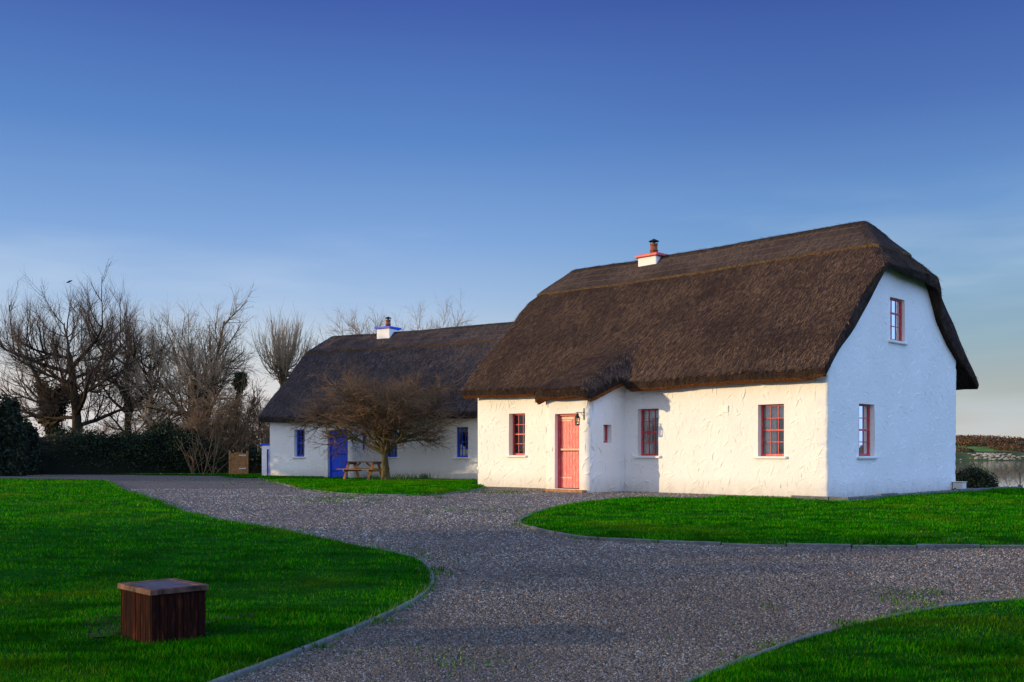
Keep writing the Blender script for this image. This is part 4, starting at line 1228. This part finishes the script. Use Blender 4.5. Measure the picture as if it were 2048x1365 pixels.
# spreading tree before the blue cottage
make_tree('bare_tree', base(771, 40.6), R_(42), 1, (1.25, .20, (-0.03, 0, 1), .05),
    [lv(13, .84, 2.6, 44, .080, 7, 10, .09, .03, even=True, angv=20, lift=.08), lv(9, .2, 1.3, 46, .036, 5, 7, .15, .05, taper=.3),
     lv(8, .12, .75, 46, .020, 4, 6, .20, .05), lv(8, .08, .42, 50, .0125, 3, 4, .28, .04)],
    (M['barkgreen'], M['twigmix']), 'low spreading bare tree with reddish twigs in front of the blue-doored cottage', box=(2.95, 4.75), extra=2)

# tall bare trees to the left
tallest = make_tree('bare_tree', base(158, 57), R_(5), 1, (8.8, .33, (-0.02, 0, 1), .04),
    [lv(13, .38, 4.8, 72, .12, 6, 12, .09, .06, even=True, angv=12), lv(11, .1, 2.8, 50, .04, 5, 9, .05, .24), lv(9, .12, 1.6, 28, .016, 3, 6, .05, .12), lv(5, .1, .8, 26, .011, 3, 4, .08, .08)],
    (M['barkdark'], M['twigdark']), 'tallest bare tree in the left row with long upright shoots', box=(4.0, 11.3), group='bare trees beyond the hedge', extra=2)
make_tree('bare_tree', base(118, 60), R_(8), 1, (5.2, .30, (0.0, 0, 1), .06),
    [lv(8, .5, 2.6, 38, .10, 5, 8, .10, .05, even=True), lv(5, .2, 1.4, 40, .035, 4, 6, .12, .06), lv(5, .15, .9, 38, .014, 3, 5, .12, .05)],
    (M['barkdark'], M['twigdark']), 'ivy covered tree just left of the tallest bare tree', box=(2.9, 8.0), group='bare trees beyond the hedge', ivy=(11000, .30, .6, 5.8, .075))
make_tree('bare_tree', base(258, 59), R_(9), 1, (7.6, .24, (-.02, 0, 1), .05),
    [lv(13, .25, 3.4, 46, .08, 5, 10, .09, .07, even=True), lv(7, .15, 1.9, 42, .032, 4, 7, .10, .08), lv(8, .12, 1.1, 38, .015, 3, 5, .10, .07), lv(5, .1, .55, 34, .011, 3, 3, .12, .05)],
    (M['barkdark'], M['twig']), 'slim bare tree with many crossing branches behind the hedge', box=(2.3, 10.1), group='bare trees beyond the hedge', extra=2)
make_tree('bare_tree', base(290, 61), R_(10), 1, (6.2, .18, (.16, 0, 1), .05),
    [lv(10, .3, 3.0, 42, .07, 5, 9, .10, .07, even=True), lv(7, .15, 1.7, 40, .028, 4, 6, .1, .07), lv(8, .12, 1.0, 36, .014, 3, 5, .1, .06), lv(4, .1, .5, 32, .011, 3, 3, .12, .05)],
    (M['barkdark'], M['twig']), 'thin leaning bare tree between the slim tree and the rounded one', box=(2.2, 10.0), group='bare trees beyond the hedge', extra=2)
make_tree('bare_tree', base(395, 58), R_(12), 1, (3.8, .38, (-.03, 0, 1), .05),
    [lv(15, .4, 4.8, 46, .15, 6, 11, .06, .02, even=True, angv=20), lv(10, .25, 2.5, 38, .05, 5, 9, .08, .02), lv(9, .2, 1.4, 38, .020, 3, 6, .10, .0), lv(4, .1, .75, 40, .011, 3, 4, .13, -.01)],
    (M['bark'], M['twigpale']), 'broad bare tree with rounded crown and ivied trunk', box=(3.5, 10.4), group='bare trees beyond the hedge', ivy=(6500, .20, .8, 5.6, .07), extra=2)
make_tree('bare_tree', base(566, 62), R_(15), 1, (6.2, .26, (0, 0, 1), .03),
    [lv(8, .80, 1.2, 34, .13, 6, 6, .06, .05, even=True), lv(16, .05, 3.0, 78, .030, 4, 11, .035, .26), lv(7, .12, 1.2, 24, .013, 3, 6, .06, .05)],
    (M['bark'], M['twigpale']), 'lone pollarded bare tree with a broom of pale shoots', box=(1.55, 10.0))
make_tree('bare_tree', base(798, 66), R_(17), 1, (4.6, .3, (0, 0, 1), .05),
    [lv(11, .4, 4.2, 50, .10, 5, 9, .10, .03, even=True, angv=14), lv(8, .25, 2.3, 42, .045, 4, 7, .12, .03), lv(10, .2, 1.2, 42, .022, 3, 5, .14, .02), lv(7, .15, .55, 40, .014, 3, 3, .15, .0)],
    (M['bark'], M['twigpale']), 'pale bare treetop showing above the far cottage roof', box=(4.4, 11.2))
# pollard stumps with ivy
make_tree('pollard_tree', base(448, 56), R_(21), 1, (5.3, .2, (.16, 0, 1), .03),
    [lv(10, .88, .5, 50, .03, 4, 5, .1, .1), lv(5, .2, .4, 35, .012, 3, 4, .1, .1)],
    (M['bark'], M['twig']), 'ivy clad pollard trunk with a bushy head leaning right', box=None, ivy=(6500, .14, .8, 6.2, .07))
make_tree('pollard_tree', base(455, 54.5), R_(22), 1, (4.4, .13, (.42, 0, 1), .03),
    [lv(9, .6, .9, 35, .03, 4, 5, .1, .08), lv(5, .2, .5, 35, .012, 3, 4, .1, .08)],
    (M['bark'], M['twig']), 'slender leaning pollard stem right of the ivy clad one', box=None)
# brushwood thicket
for i, (px, Y, w, h, s_, lab) in enumerate(((440, 54.5, 1.3, 4.6, 31, 'brown leafless thicket rising behind the timber gate'), (505, 57, 1.5, 5.2, 32, 'tall brown thicket beside the far cottage gable'),
                                       (400, 55, 1.2, 3.6, 33, 'low brown thicket below the rounded bare tree'), (330, 63, 3.0, 4.0, 34, 'wide brown thicket filling the gap between trunks'), (200, 66, 4.0, 3.4, 35, 'distant low thicket seen between the left trunks'), (545, 66, 1.8, 4.6, 36, 'hazy brown thicket under the lone pollarded tree'))):
    rng = R_(s_); r = empty('thicket', base(px, Y), 0, lab, 'bush')
    nb = 26; S = np.column_stack([rng.normal(0, w * .35, nb), rng.normal(0, w * .35, nb), np.zeros(nb)])
    D = np.column_stack([rng.normal(0, .32, nb), rng.normal(0, .32, nb), np.ones(nb)])
    P = walk(rng, S, D, h * (.6 + .45 * rng.random(nb)), 9, .09, .03); Rr = np.linspace(.035, .010, 9)[None] * (.6 + .6 * rng.random((nb, 1)))
    V0_, q0_ = tubes(P, Rr, 4)
    k = 16; bi = np.repeat(np.arange(nb), k); ti = rng.integers(2, 8, nb * k)
    tg = P[bi, ti + 0] - P[bi, ti - 1]; tg /= np.linalg.norm(tg, axis=1)[:, None]
    P2 = walk(rng, P[bi, ti], tg + rng.normal(0, .55, tg.shape), .6 + .7 * rng.random(nb * k), 5, .15, .03)
    V1_, q1_ = tubes(P2, np.full((nb * k, 5), .010) * np.linspace(1, .5, 5), 3)
    bi = np.repeat(np.arange(nb * k), 6); ti = rng.integers(1, 4, len(bi)); tg = P2[bi, ti] - P2[bi, ti - 1]; tg /= np.linalg.norm(tg, axis=1)[:, None]
    P3_ = walk(rng, P2[bi, ti], tg + rng.normal(0, .6, tg.shape), .2 + .4 * rng.random(len(bi)), 3, .15, .03)
    V2_, q2_ = tubes(P3_, np.full((len(bi), 3), .008), 3)
    mesh_obj('stems', V0_, [q0_], M['bark'], r, True)
    mesh_obj('twigs', np.concatenate([V1_, V2_]), [np.concatenate([q1_, q2_ + len(V1_)])], M['twig'], r)
    if i < 4:
        nl = 900; C = np.column_stack([rng.normal(0, w * .5, nl), rng.normal(0, w * .4, nl), h * .1 + h * .6 * rng.random(nl)])
        leaf_mesh('leaves', C, .06, M['brush'], r, rng)
# bare multi-stem shrubs in front of the hedge
for px, Y, h, s_, lab in ((385, 51.5, 1.9, 51, 'thin bare shrub against the dark hedge, leftmost of three'), (425, 51, 3.6, 52, 'bare shrub with long curved stems against the dark hedge'), (405, 51.3, 3.0, 53, 'upright bare shrub between two others before the hedge')):
    rng = R_(s_); r = empty('bare_shrub', base(px, Y), 0, lab, 'shrub', 'bare shrubs before the hedge'); nb = 6
    S = rng.normal(0, .06, (nb, 3)) * [1, 1, 0]; D = np.column_stack([rng.normal(0.1, .33, nb), rng.normal(0, .2, nb), np.ones(nb)])
    P = walk(rng, S, D, h * (.6 + .5 * rng.random(nb)), 10, .06, .02); V0_, q0_ = tubes(P, np.linspace(.016, .006, 10)[None] * np.ones((nb, 1)), 4)
    k = 7; bi = np.repeat(np.arange(nb), k); ti = rng.integers(4, 10, nb * k) - 1; tg = P[bi, ti] - P[bi, ti - 1]; tg /= np.linalg.norm(tg, axis=1)[:, None]
    P2 = walk(rng, P[bi, ti], tg + rng.normal(0, .4, tg.shape), .3 + .5 * rng.random(nb * k), 5, .1, .05); V1_, q1_ = tubes(P2, np.full((nb * k, 5), .006), 3)
    mesh_obj('stems', V0_, [q0_], M['twig'], r, True); mesh_obj('twigs', V1_, [q1_], M['twig'], r)

# hedges and evergreen bushes: leaf clouds over a dark irregular core
def bush(name, c, rx, ry, rz_, n, size, mat, label, cat, rng, group=None, boxy=False, up=0.2, lumps=0):
    r = empty(name, (c[0], c[1], c[2]), 0, label, cat, group)
    nu, nv = 40, 18
    th = np.linspace(0, 2 * np.pi, nu, endpoint=False); ph = np.linspace(0.0, np.pi / 2, nv)
    TH, PH_ = np.meshgrid(th, ph, indexing='ij')
    e = 0.45 if boxy else 0.85
    def surf(TH, PH_, k=1.0):
        cx, sx = np.cos(TH), np.sin(TH); cz, sz = np.cos(PH_), np.sin(PH_)
        X = np.sign(cx) * np.abs(cx) ** e * np.abs(cz) ** e * rx; Y = np.sign(sx) * np.abs(sx) ** e * np.abs(cz) ** e * ry; Z = np.abs(sz) ** e * rz_
        nz = 1 + 0.34 * vnoise(X * 0.9 + c[0] * 3, Z * 1.1 + Y * 0.7 + 3) + 0.2 * vnoise(X * 2.6 + c[0] * 3, Z * 2.6 + Y)
        return np.stack([X * (1 + (nz - 1) * .3) * k, Y * nz * k, Z * nz * k], -1)
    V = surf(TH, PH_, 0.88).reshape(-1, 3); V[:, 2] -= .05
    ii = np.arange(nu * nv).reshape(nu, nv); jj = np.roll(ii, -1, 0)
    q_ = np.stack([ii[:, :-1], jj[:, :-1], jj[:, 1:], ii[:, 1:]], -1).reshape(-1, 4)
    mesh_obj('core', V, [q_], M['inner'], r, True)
    t = rng.random(n) * 2 * np.pi; p_ = np.arcsin(rng.random(n) ** .8)
    C = surf(t, p_, 1.0) * (0.86 + 0.16 * rng.random((n, 1)))
    # sprigs that break the outline
    ns = n // 12; t2 = rng.random(ns) * 2 * np.pi; p2 = np.arcsin(rng.random(ns) ** .4); C2 = surf(t2, p2, 1.0) * (1.0 + 0.07 * rng.random((ns, 1))); C2[:, 2] += .12 * rng.random(ns)
    leaf_mesh('foliage', np.concatenate([C, C2]), size, mat, r, rng, up)
    return r
rng = R_(61)
Y = 53.6
xh0, xh1 = at(-260, Y), at(462, Y)
bush('hedge', ((xh0 + xh1) / 2, Y, -.1), (xh1 - xh0) / 2, 1.2, 2.05, 60000, .055, M['hedge'], 'long dark evergreen hedge behind the left lawn', 'hedge', rng, boxy=True)
bush('hedge', (at(515, 53.2), 53.4, -.1), .85, .8, 1.35, 6000, .05, M['hedge'], 'short dark hedge between the gate and the white wall stub', 'hedge', rng, boxy=True)
bush('hedge', (at(345, 54), 54.2, -.1), 1.9, 1.0, 2.4, 12000, .055, M['hedge'], 'higher rounded hump of hedge below the rounded bare tree', 'hedge', rng, boxy=False)
for px, Y, rx, h, lab in ((8, 50, 1.1, 3.2, 'tall dark evergreen bush at the left edge, nearest the frame'), (52, 52, 0.7, 2.3, 'dark evergreen bush right of the tall one at the left edge'), (-50, 49, 1.3, 3.6, 'dark evergreen bush running out of the left edge')):
    bush('evergreen_bush', (at(px, Y), Y, -.1), rx, rx * .8, h, 9000, .08, M['conifer'], lab, 'bush', rng, 'dark evergreen bushes at the left edge', up=.8)
for px, Y, rx, h, lab in ((125, 55.5, .9, 2.3, 'leafy evergreen bush at the foot of the ivy covered tree'), (195, 56, .8, 2.0, 'small leafy bush poking over the hedge beside the tallest trunk')):
    bush('evergreen_bush', (at(px, Y), Y, -.1), rx, rx * .8, h, 2600, .08, M['conifer'], lab, 'bush', rng, 'leafy bushes poking over the hedge', up=.5)

# windbreak left of the frame: it throws the long evening shadow over the near ground and the far cottage
rng = R_(71)
for i, (x, y, rx, ry, h) in enumerate(((-21, -7, 3, 4.6, 4.6), (-22, 0.8, 3, 3.3, 4.3), (-22, 11.9, 2.6, 3.9, 3.9))):
    bush('windbreak_hedge', (x, y, -.6), rx, ry, h, 9000, .12, M['hedge'], 'dense evergreen windbreak standing left of the view', 'hedge', rng, 'windbreak hedges left of the view')
for i, (x, y, h, w) in enumerate(((-33, 41.0, 11.5, 2.8), (-29, 43.6, 10.5, 2.2), (-33, 47.0, 11.0, 2.6))):
    make_tree('ivied_tree', (x, y, -.1), R_(80 + i), 1, (4.5, .3, (0, 0, 1), .05),
        [lv(10, .35, 3.4, 45, .10, 5, 8, .1, .05, even=True), lv(8, .2, 1.8, 40, .045, 4, 6, .12, .05), lv(7, .15, 1.0, 38, .022, 3, 4, .12, .04)],
        (M['bark'], M['twig']), 'ivy laden tree standing left of the view', box=(w, h), group='ivied trees left of the view', ivy=(4300, 1.25, .3, 10.0, .22))

# climbing plant by the blue door
def climber():
    rng = R_(91)
    r = wroot('climbing_plant', rootB, 7.62, -0.12, 0, 'thin leafless climber on the white wall left of the blue door', 'plant')
    nb = 7; S = rng.normal(0, .04, (nb, 3)) * [1, 1, 0]; D = np.column_stack([rng.normal(0, .12, nb), np.zeros(nb), np.ones(nb)])
    P = walk(rng, S, D, 1.6 + .8 * rng.random(nb), 10, .10, .06); P[..., 1] = np.clip(P[..., 1], -.08, .08)
    V0_, q0_ = tubes(P, np.linspace(.016, .006, 10)[None] * np.ones((nb, 1)), 4)
    mesh_obj('stems', V0_, [q0_], M['barkdark'], r, True)
    C = P[rng.integers(0, nb, 420), rng.integers(1, 10, 420)] + rng.normal(0, .09, (420, 3)) * [1, .4, 1.2]
    leaf_mesh('leaves', C, .035, M['ivy'], r, rng)
climber()

# sword-leaved clumps and weeds
def sword(name, x, y, n, h, spread, label, mat='blade', cat='plant', group=None, zf=lawnz, w=.012, seed=1):
    rng = R_(seed); z = float(zf(x, y))
    sx = np.column_stack([rng.normal(0, spread, n), rng.normal(0, spread * .4, n)])
    hh = h * (.6 + .6 * rng.random(n)); le = rng.normal(0, .22, (n, 2)) * hh[:, None]
    b = np.column_stack([sx, np.full(n, -.01)]); m_ = b + np.column_stack([le * .35, hh * .6]); t = b + np.column_stack([le, hh])
    wv_ = np.column_stack([np.full(n, w), rng.normal(0, w * .4, n), np.zeros(n)])
    V = np.stack([b - wv_ * .6, b + wv_ * .6, m_ + wv_ * .8, m_ - wv_ * .8, t], 1).reshape(-1, 3)
    i5 = np.arange(n)[:, None] * 5
    o = mesh_obj(name, V, [i5 + np.array([[0, 1, 2, 3]]), i5 + np.array([[3, 2, 4]])], M[mat])
    o.location = (x, y, z)
    return tag(o, label, cat, group)
M['daff'] = leafmat('daffodil_leaf', (0.02, 0.07, 0.015), (0.04, 0.13, 0.02), (0.09, 0.17, 0.03))
sword('leaf_clump', at(805, 40.3), 40.3, 90, .30, .28, 'green spiky bulb leaves right of the tree foot', 'daff', 'plant', None, seed=2)
sword('leaf_clump', at(848, 40.9), 40.9, 60, .30, .16, 'green spiky bulb leaves in a row along the white wall', 'daff', 'plant', None, seed=3)
sword('leaf_clump', at(748, 40.0), 40.0, 50, .26, .2, 'green spiky bulb leaves in front of the picnic table', 'daff', 'plant', None, seed=4)
M['weed'] = leafmat('weed_leaf', (0.02, 0.10, 0.01), (0.05, 0.17, 0.015), (0.14, 0.2, 0.03))
weeds = [(870, 1146, .10), (875, 1152, .08), (1480, 1210, .05), (1445, 1212, .05), (1620, 1196, .05), (640, 1298, .06), (1815, 1083, .16), (1905, 1090, .12), (1720, 1093, .12), (1545, 1092, .10),
         (1000, 1168, .05), (1415, 1250, .04), (1310, 1303, .05), (1690, 1206, .05), (1835, 1202, .05), (1785, 1238, .06), (940, 1222, .05), (760, 1246, .07), (706, 1256, .06), (968, 1188, .04), (1640, 1300, .06), (1560, 1316, .06), (1800, 1228, .06), (880, 998, .08), (700, 1000, .09), (680, 997, .08), (1060, 1040, .07), (1048, 1052, .10), (960, 1350, .05)]
for k, (px, py, h) in enumerate([w_ for w_ in weeds if w_[2] >= .06]):
    x, y = pix(px, py)
    wh = 'in the gravel of the drive' if h < .085 else 'at the edge of a lawn beside the drive'
    sword('weed', x, y, 34, h, h * 1.1, ('small' if h < .07 else 'larger') + ' green weed tuft growing ' + wh, 'weed', 'weed', 'weed tufts along the drive', gz, .005 + h * .02, seed=200 + k)
# scattered tiny sprouts spreading over the gravel
def sprouts():
    X = []; Y = []
    for px, py, sx, n in ((560, 968, 60, 700), (650, 1000, 50, 500), (720, 1002, 40, 500), (940, 1022, 60, 400), (1000, 985, 40, 500), (900, 1330, 60, 150), (820, 1190, 60, 260), (1480, 1208, 26, 420), (1560, 1300, 90, 600), (1760, 1215, 90, 700), (1900, 1195, 60, 500), (1700, 1250, 60, 500), (780, 1120, 60, 500), (540, 1068, 80, 400), (700, 1275, 90, 400), (470, 960, 90, 500)):
        qx, qy = pix(px, py); sw = sx / F * qy
        X.append(qx + RNG.normal(0, sw, n)); Y.append(qy + RNG.normal(0, sw * 1.3, n))
    X = np.concatenate(X); Y = np.concatenate(Y)
    k_ = (vnoise(X * 2.3, Y * 2.3) > 0.02) & (np.abs(X) < .6 * Y) & (Y > 5) & ~((w2v(X, Y) > -.3) & (w2u(X, Y) > -1) & (w2u(X, Y) < 12.5)); X = X[k_]; Y = Y[k_]; n = len(X); h = .018 + .034 * RNG.random(n); w = .005 + .0005 * Y; a = RNG.random(n) * 6.28
    Z = gz(X, Y)
    V = np.stack([np.column_stack([X - np.cos(a) * w, Y - np.sin(a) * w, Z]), np.column_stack([X + np.cos(a) * w, Y + np.sin(a) * w, Z]), np.column_stack([X + RNG.normal(0, .012, n), Y + RNG.normal(0, .012, n), Z + h])], 1).reshape(-1, 3)
    tag(mesh_obj('gravel_sprouts', V, [np.arange(n * 3).reshape(-1, 3)], M['weed']), 'tiny green sprouts scattered over the gravel', None, None, 'stuff')
sprouts()

# ------------------------------------------------------------------ right background
rng = R_(101)
bush('dark_bush', (at(1932, 41), 41.0, g1(at(1932, 41), 41) - .1), 1.25, 1.0, 1.30, 16000, .032, M['hedge'], 'rounded dark bush beyond the gravel at the lakeside', 'bush', rng)
for px, Y, h, s_, lab in ((2015, 33.5, 1.15, 111, 'small bare sapling left of the pale-stemmed one by the lake'), (2041, 34, 1.7, 112, 'pale-stemmed bare sapling at the right edge by the lake')):
    make_tree('sapling', base(px, Y), R_(s_), 1, (h * .8, .03 if s_ == 112 else .012, (0.02, 0, 1), .04),
        [lv(10, .2, h * .45, 45, .008, 4, 6, .08, .08, even=True), lv(6, .2, h * .2, 40, .005, 3, 4, .1, .05)], (M['twigpale'], M['twig']), lab, box=(h * .36, h), group='bare saplings by the lake')
# far shore scrub: one wooded slope reading as a mass
def scrub():
    n = 520
    X = rng.uniform(124, 205, n); Y = 316 + 56 * rng.random(n) ** 1.3
    m_ = ~((Y < 331) & (X > 142.5) & (X < 154)) & ~((Y < 318) & (X > 136))
    X, Y = X[m_], Y[m_]
    Cs = []
    for x, y in zip(X, Y):
        s = rng.uniform(1.0, 2.6) * (1 + 1.0 * float(vnoise(x * .09, y * .07))); k = 150
        p_ = rng.normal(size=(k, 3)); p_ /= np.linalg.norm(p_, axis=1)[:, None]; p_[:, 2] = np.abs(p_[:, 2])
        Cs.append(np.array([x, y, g1(x, y) - .4]) + p_ * s * [1.5, 1, .8] * (.8 + .3 * rng.random((k, 1))))
    o = leaf_mesh('far_wood', np.concatenate(Cs), .30, M['scrub'], None, rng)
    tag(o, 'brown autumn scrub covering the hill across the lake', None, None, 'stuff')
scrub()
def far_bits():
    # bright field patch
    P = np.array([(at(1918, 318), 314), (at(2000, 318), 314), (at(2100, 318), 316), (at(2100, 325), 331), (at(1985, 325), 331), (at(1918, 325), 326)])
    xs_ = np.linspace(140, 157, 40); ys_ = np.linspace(317, 333, 10); A, B = np.meshgrid(xs_, ys_); Z = gz(A, B) + .12
    ii = np.arange(400).reshape(10, 40); q_ = np.stack([ii[:-1, :-1], ii[:-1, 1:], ii[1:, 1:], ii[1:, :-1]], -1).reshape(-1, 4)
    m = simple('field_grass', (0.10, 0.19, 0.02), .9, .3, .3)
    tag(mesh_obj('field', np.column_stack([A.ravel(), B.ravel(), Z.ravel()]), [q_], m, None, True), 'green field on the far lake shore', None, None, 'structure')
    n = 120
    mb_v = []; mb_t = []; k0 = 0
    ico = np.array([(1, 0, 0), (0, 1, 0), (-1, 0, 0), (0, -1, 0), (0, 0, 1), (.7, .7, .6), (-.7, .7, .6), (-.7, -.7, .6), (.7, -.7, .6)], float)
    fc = np.array([(0, 1, 5), (1, 2, 6), (2, 3, 7), (3, 0, 8), (0, 5, 8), (1, 6, 5), (2, 7, 6), (3, 8, 7), (5, 6, 4), (6, 7, 4), (7, 8, 4), (8, 5, 4)])
    for _ in range(n):
        x = rng.normal(145, 3.8); y = 305 + rng.random() * 7 - .05 * (x - 146)
        s = rng.uniform(.2, .5); V = ico * s * (1 + .5 * (rng.random((9, 3)) - .5)) * [1.3, 1, .8]
        z = max(g1(x, y), WZ) - .1
        mb_v.append(V + [x, y, z]); mb_t.append(fc + k0); k0 += 9
    tag(mesh_obj('shore_rocks', np.concatenate(mb_v), [np.concatenate(mb_t)], M['rock']), 'sunlit pale rocks heaped along the far lake shore', None, None, 'stuff')
far_bits()

# crow at the top of the left tree
_cv = [o_ for o_ in tallest.children if o_.name.startswith('crown')][0].data
_a3 = np.zeros(len(_cv.vertices) * 3); _cv.vertices.foreach_get('co', _a3); _a3 = _a3.reshape(-1, 3) + np.array(tallest.location)
_k = np.argmin(np.hypot(_a3[:, 0] - at(85, 57), _a3[:, 2] - zat(557, 57) - .2) + .02 * np.abs(_a3[:, 1] - 57))
_bp = _a3[_k]
bd = empty('bird', (_bp[0], _bp[1], _bp[2] + .1), .4, 'small dark bird perched high in the left treetop', 'bird')
mb = MB()
nr_ = 8; prof = [(-.17, .004), (-.11, .03), (-.03, .055), (.04, .055), (.09, .035), (.115, .034), (.14, .028), (.165, .008), (.19, .002)]
V = []
for x, r in prof:
    for k in range(nr_):
        a_ = 2 * math.pi * k / nr_; V.append((x, r * math.cos(a_), r * math.sin(a_) * 1.05 + x * .5))
q_ = [[i * nr_ + k, i * nr_ + (k + 1) % nr_, (i + 1) * nr_ + (k + 1) % nr_, (i + 1) * nr_ + k] for i in range(len(prof) - 1) for k in range(nr_)]
mb.add(V, q_)
for s in (-1, 1):
    mb.bar((0, s * .02, -.04), (.01, s * .02, -.11), .006, .006)
mb.build('body', M['black'], bd, True)

# ------------------------------------------------------------------ light, sky, camera
SUN_EL = math.radians(7.6)
sdx, sdy = -1.887, -0.213   # towards the sun
az = math.atan2(sdx, sdy)   # clockwise from +Y
sun = bpy.data.lights.new('sun', 'SUN'); sun.energy = 4.0; sun.angle = math.radians(0.6); sun.color = (1.0, 0.74, 0.40)
so = bpy.data.objects.new('sun', sun); link(so)
sd = Vector((math.sin(az) * math.cos(SUN_EL), math.cos(az) * math.cos(SUN_EL), math.sin(SUN_EL)))
so.rotation_euler = sd.to_track_quat('Z', 'Y').to_euler()

w = bpy.data.worlds.new('World'); sc.world = w; w.use_nodes = True
nt = w.node_tree; nt.nodes.clear()
N = nt.nodes.new; LK = nt.links.new
out = N('ShaderNodeOutputWorld'); bg = N('ShaderNodeBackground'); bg.inputs[1].default_value = 0.10
sky = N('ShaderNodeTexSky'); sky.sky_type = 'NISHITA'; sky.sun_disc = False; sky.sun_elevation = SUN_EL; sky.sun_rotation = az
sky.air_density = 1.0; sky.dust_density = 0.6; sky.ozone_density = 3.0
tc = N('ShaderNodeTexCoord'); sep = N('ShaderNodeSeparateXYZ'); LK(tc.outputs['Generated'], sep.inputs[0])
def ramp(fac, stops):
    r = N('ShaderNodeValToRGB'); cr = r.color_ramp
    while len(cr.elements) < len(stops): cr.elements.new(.5)
    for e, (p_, c) in zip(cr.elements, stops): e.position = p_; e.color = (*c, 1)
    LK(fac, r.inputs[0]); return r.outputs[0]
def mix(f, a, b, mode='MIX'):
    m = N('ShaderNodeMix'); m.data_type = 'RGBA'; m.blend_type = mode; m.clamp_result = False
    for i, v in ((0, f), (6, a), (7, b)):
        if isinstance(v, (int, float)): m.inputs[i].default_value = v
        elif isinstance(v, tuple): m.inputs[i].default_value = (*v, 1)
        else: LK(v, m.inputs[i])
    return m.outputs[2]
def mrange(v, a, b, c=0., d=1.):
    m = N('ShaderNodeMapRange'); m.interpolation_type = 'SMOOTHSTEP'
    for i, x in ((1, a), (2, b), (3, c), (4, d)): m.inputs[i].default_value = x
    LK(v, m.inputs[0]); return m.outputs[0]
left = ramp(sep.outputs[2], [(0.0, (.86, .66, .55)), (0.05, (.76, .68, .63)), (0.095, (.57, .64, .71)), (0.14, (.37, .52, .75)), (0.2, (.22, .385, .70)), (0.29, (.10, .235, .56)), (0.40, (.053, .112, .40)), (1.0, (.04, .09, .35))])
right = ramp(sep.outputs[2], [(0.0, (.60, .52, .43)), (0.045, (.43, .45, .42)), (0.10, (.29, .42, .50)), (0.16, (.20, .37, .58)), (0.22, (.14, .30, .60)), (0.31, (.075, .165, .46)), (0.40, (.042, .095, .35)), (1.0, (.035, .08, .32))])
# thin haze wisps low in the sky
mp = N('ShaderNodeMapping'); mp.inputs['Scale'].default_value = (1.2, 1.2, 7); LK(tc.outputs['Generated'], mp.inputs[0])
ns = N('ShaderNodeTexNoise'); ns.inputs['Scale'].default_value = 2.2; ns.inputs['Detail'].default_value = 5; LK(mp.outputs[0], ns.inputs['Vector'])
grad = mix(mrange(sep.outputs[0], -.12, .36), left, right)
wisp = N('ShaderNodeMath'); wisp.operation = 'MULTIPLY'; LK(mrange(ns.outputs[0], .42, .72, 0, .42), wisp.inputs[0]); LK(mrange(sep.outputs[2], .30, .10, 0, 1), wisp.inputs[1])
grad = mix(wisp.outputs[0], grad, (.60, .72, .84))
# out-of-view sky brightened as added wall fill: blue opposite the sun, paler sunward
def dotdir(a, b):
    v = N('ShaderNodeVectorMath'); v.operation = 'DOT_PRODUCT'; LK(tc.outputs['Generated'], v.inputs[0]); v.inputs[1].default_value = (a, b, 0.1); return v.outputs['Value']
blue = mrange(dotdir(.71, -.70), -.15, .65); sunward_fill = mrange(dotdir(-.72, -.69), .0, .75)
grad = mix(blue, grad, (.52, .92, 1.75)); grad = mix(sunward_fill, grad, (.74, .79, .97))
sc10 = N('ShaderNodeVectorMath'); sc10.operation = 'SCALE'; LK(grad, sc10.inputs[0]); sc10.inputs['Scale'].default_value = 10.5
final = mix(0.04, sc10.outputs[0], sky.outputs[0])
LK(final, bg.inputs[0]); LK(bg.outputs[0], out.inputs[0])

cam = bpy.data.cameras.new('camera'); cam.sensor_width = 36; cam.lens = 36 * F / 2048
cam.shift_y = (HY - 682.5) / 2048; cam.clip_end = 8000; cam.clip_start = .1
co = bpy.data.objects.new('camera', cam); co.location = (0, 0, CAMZ); co.rotation_euler = (math.radians(90), 0, 0); link(co)
sc.camera = co
sc.view_settings.view_transform = 'Standard'; sc.view_settings.look = 'None'; sc.view_settings.exposure = 0
sc.cycles.max_bounces = 6; sc.cycles.transparent_max_bounces = 8
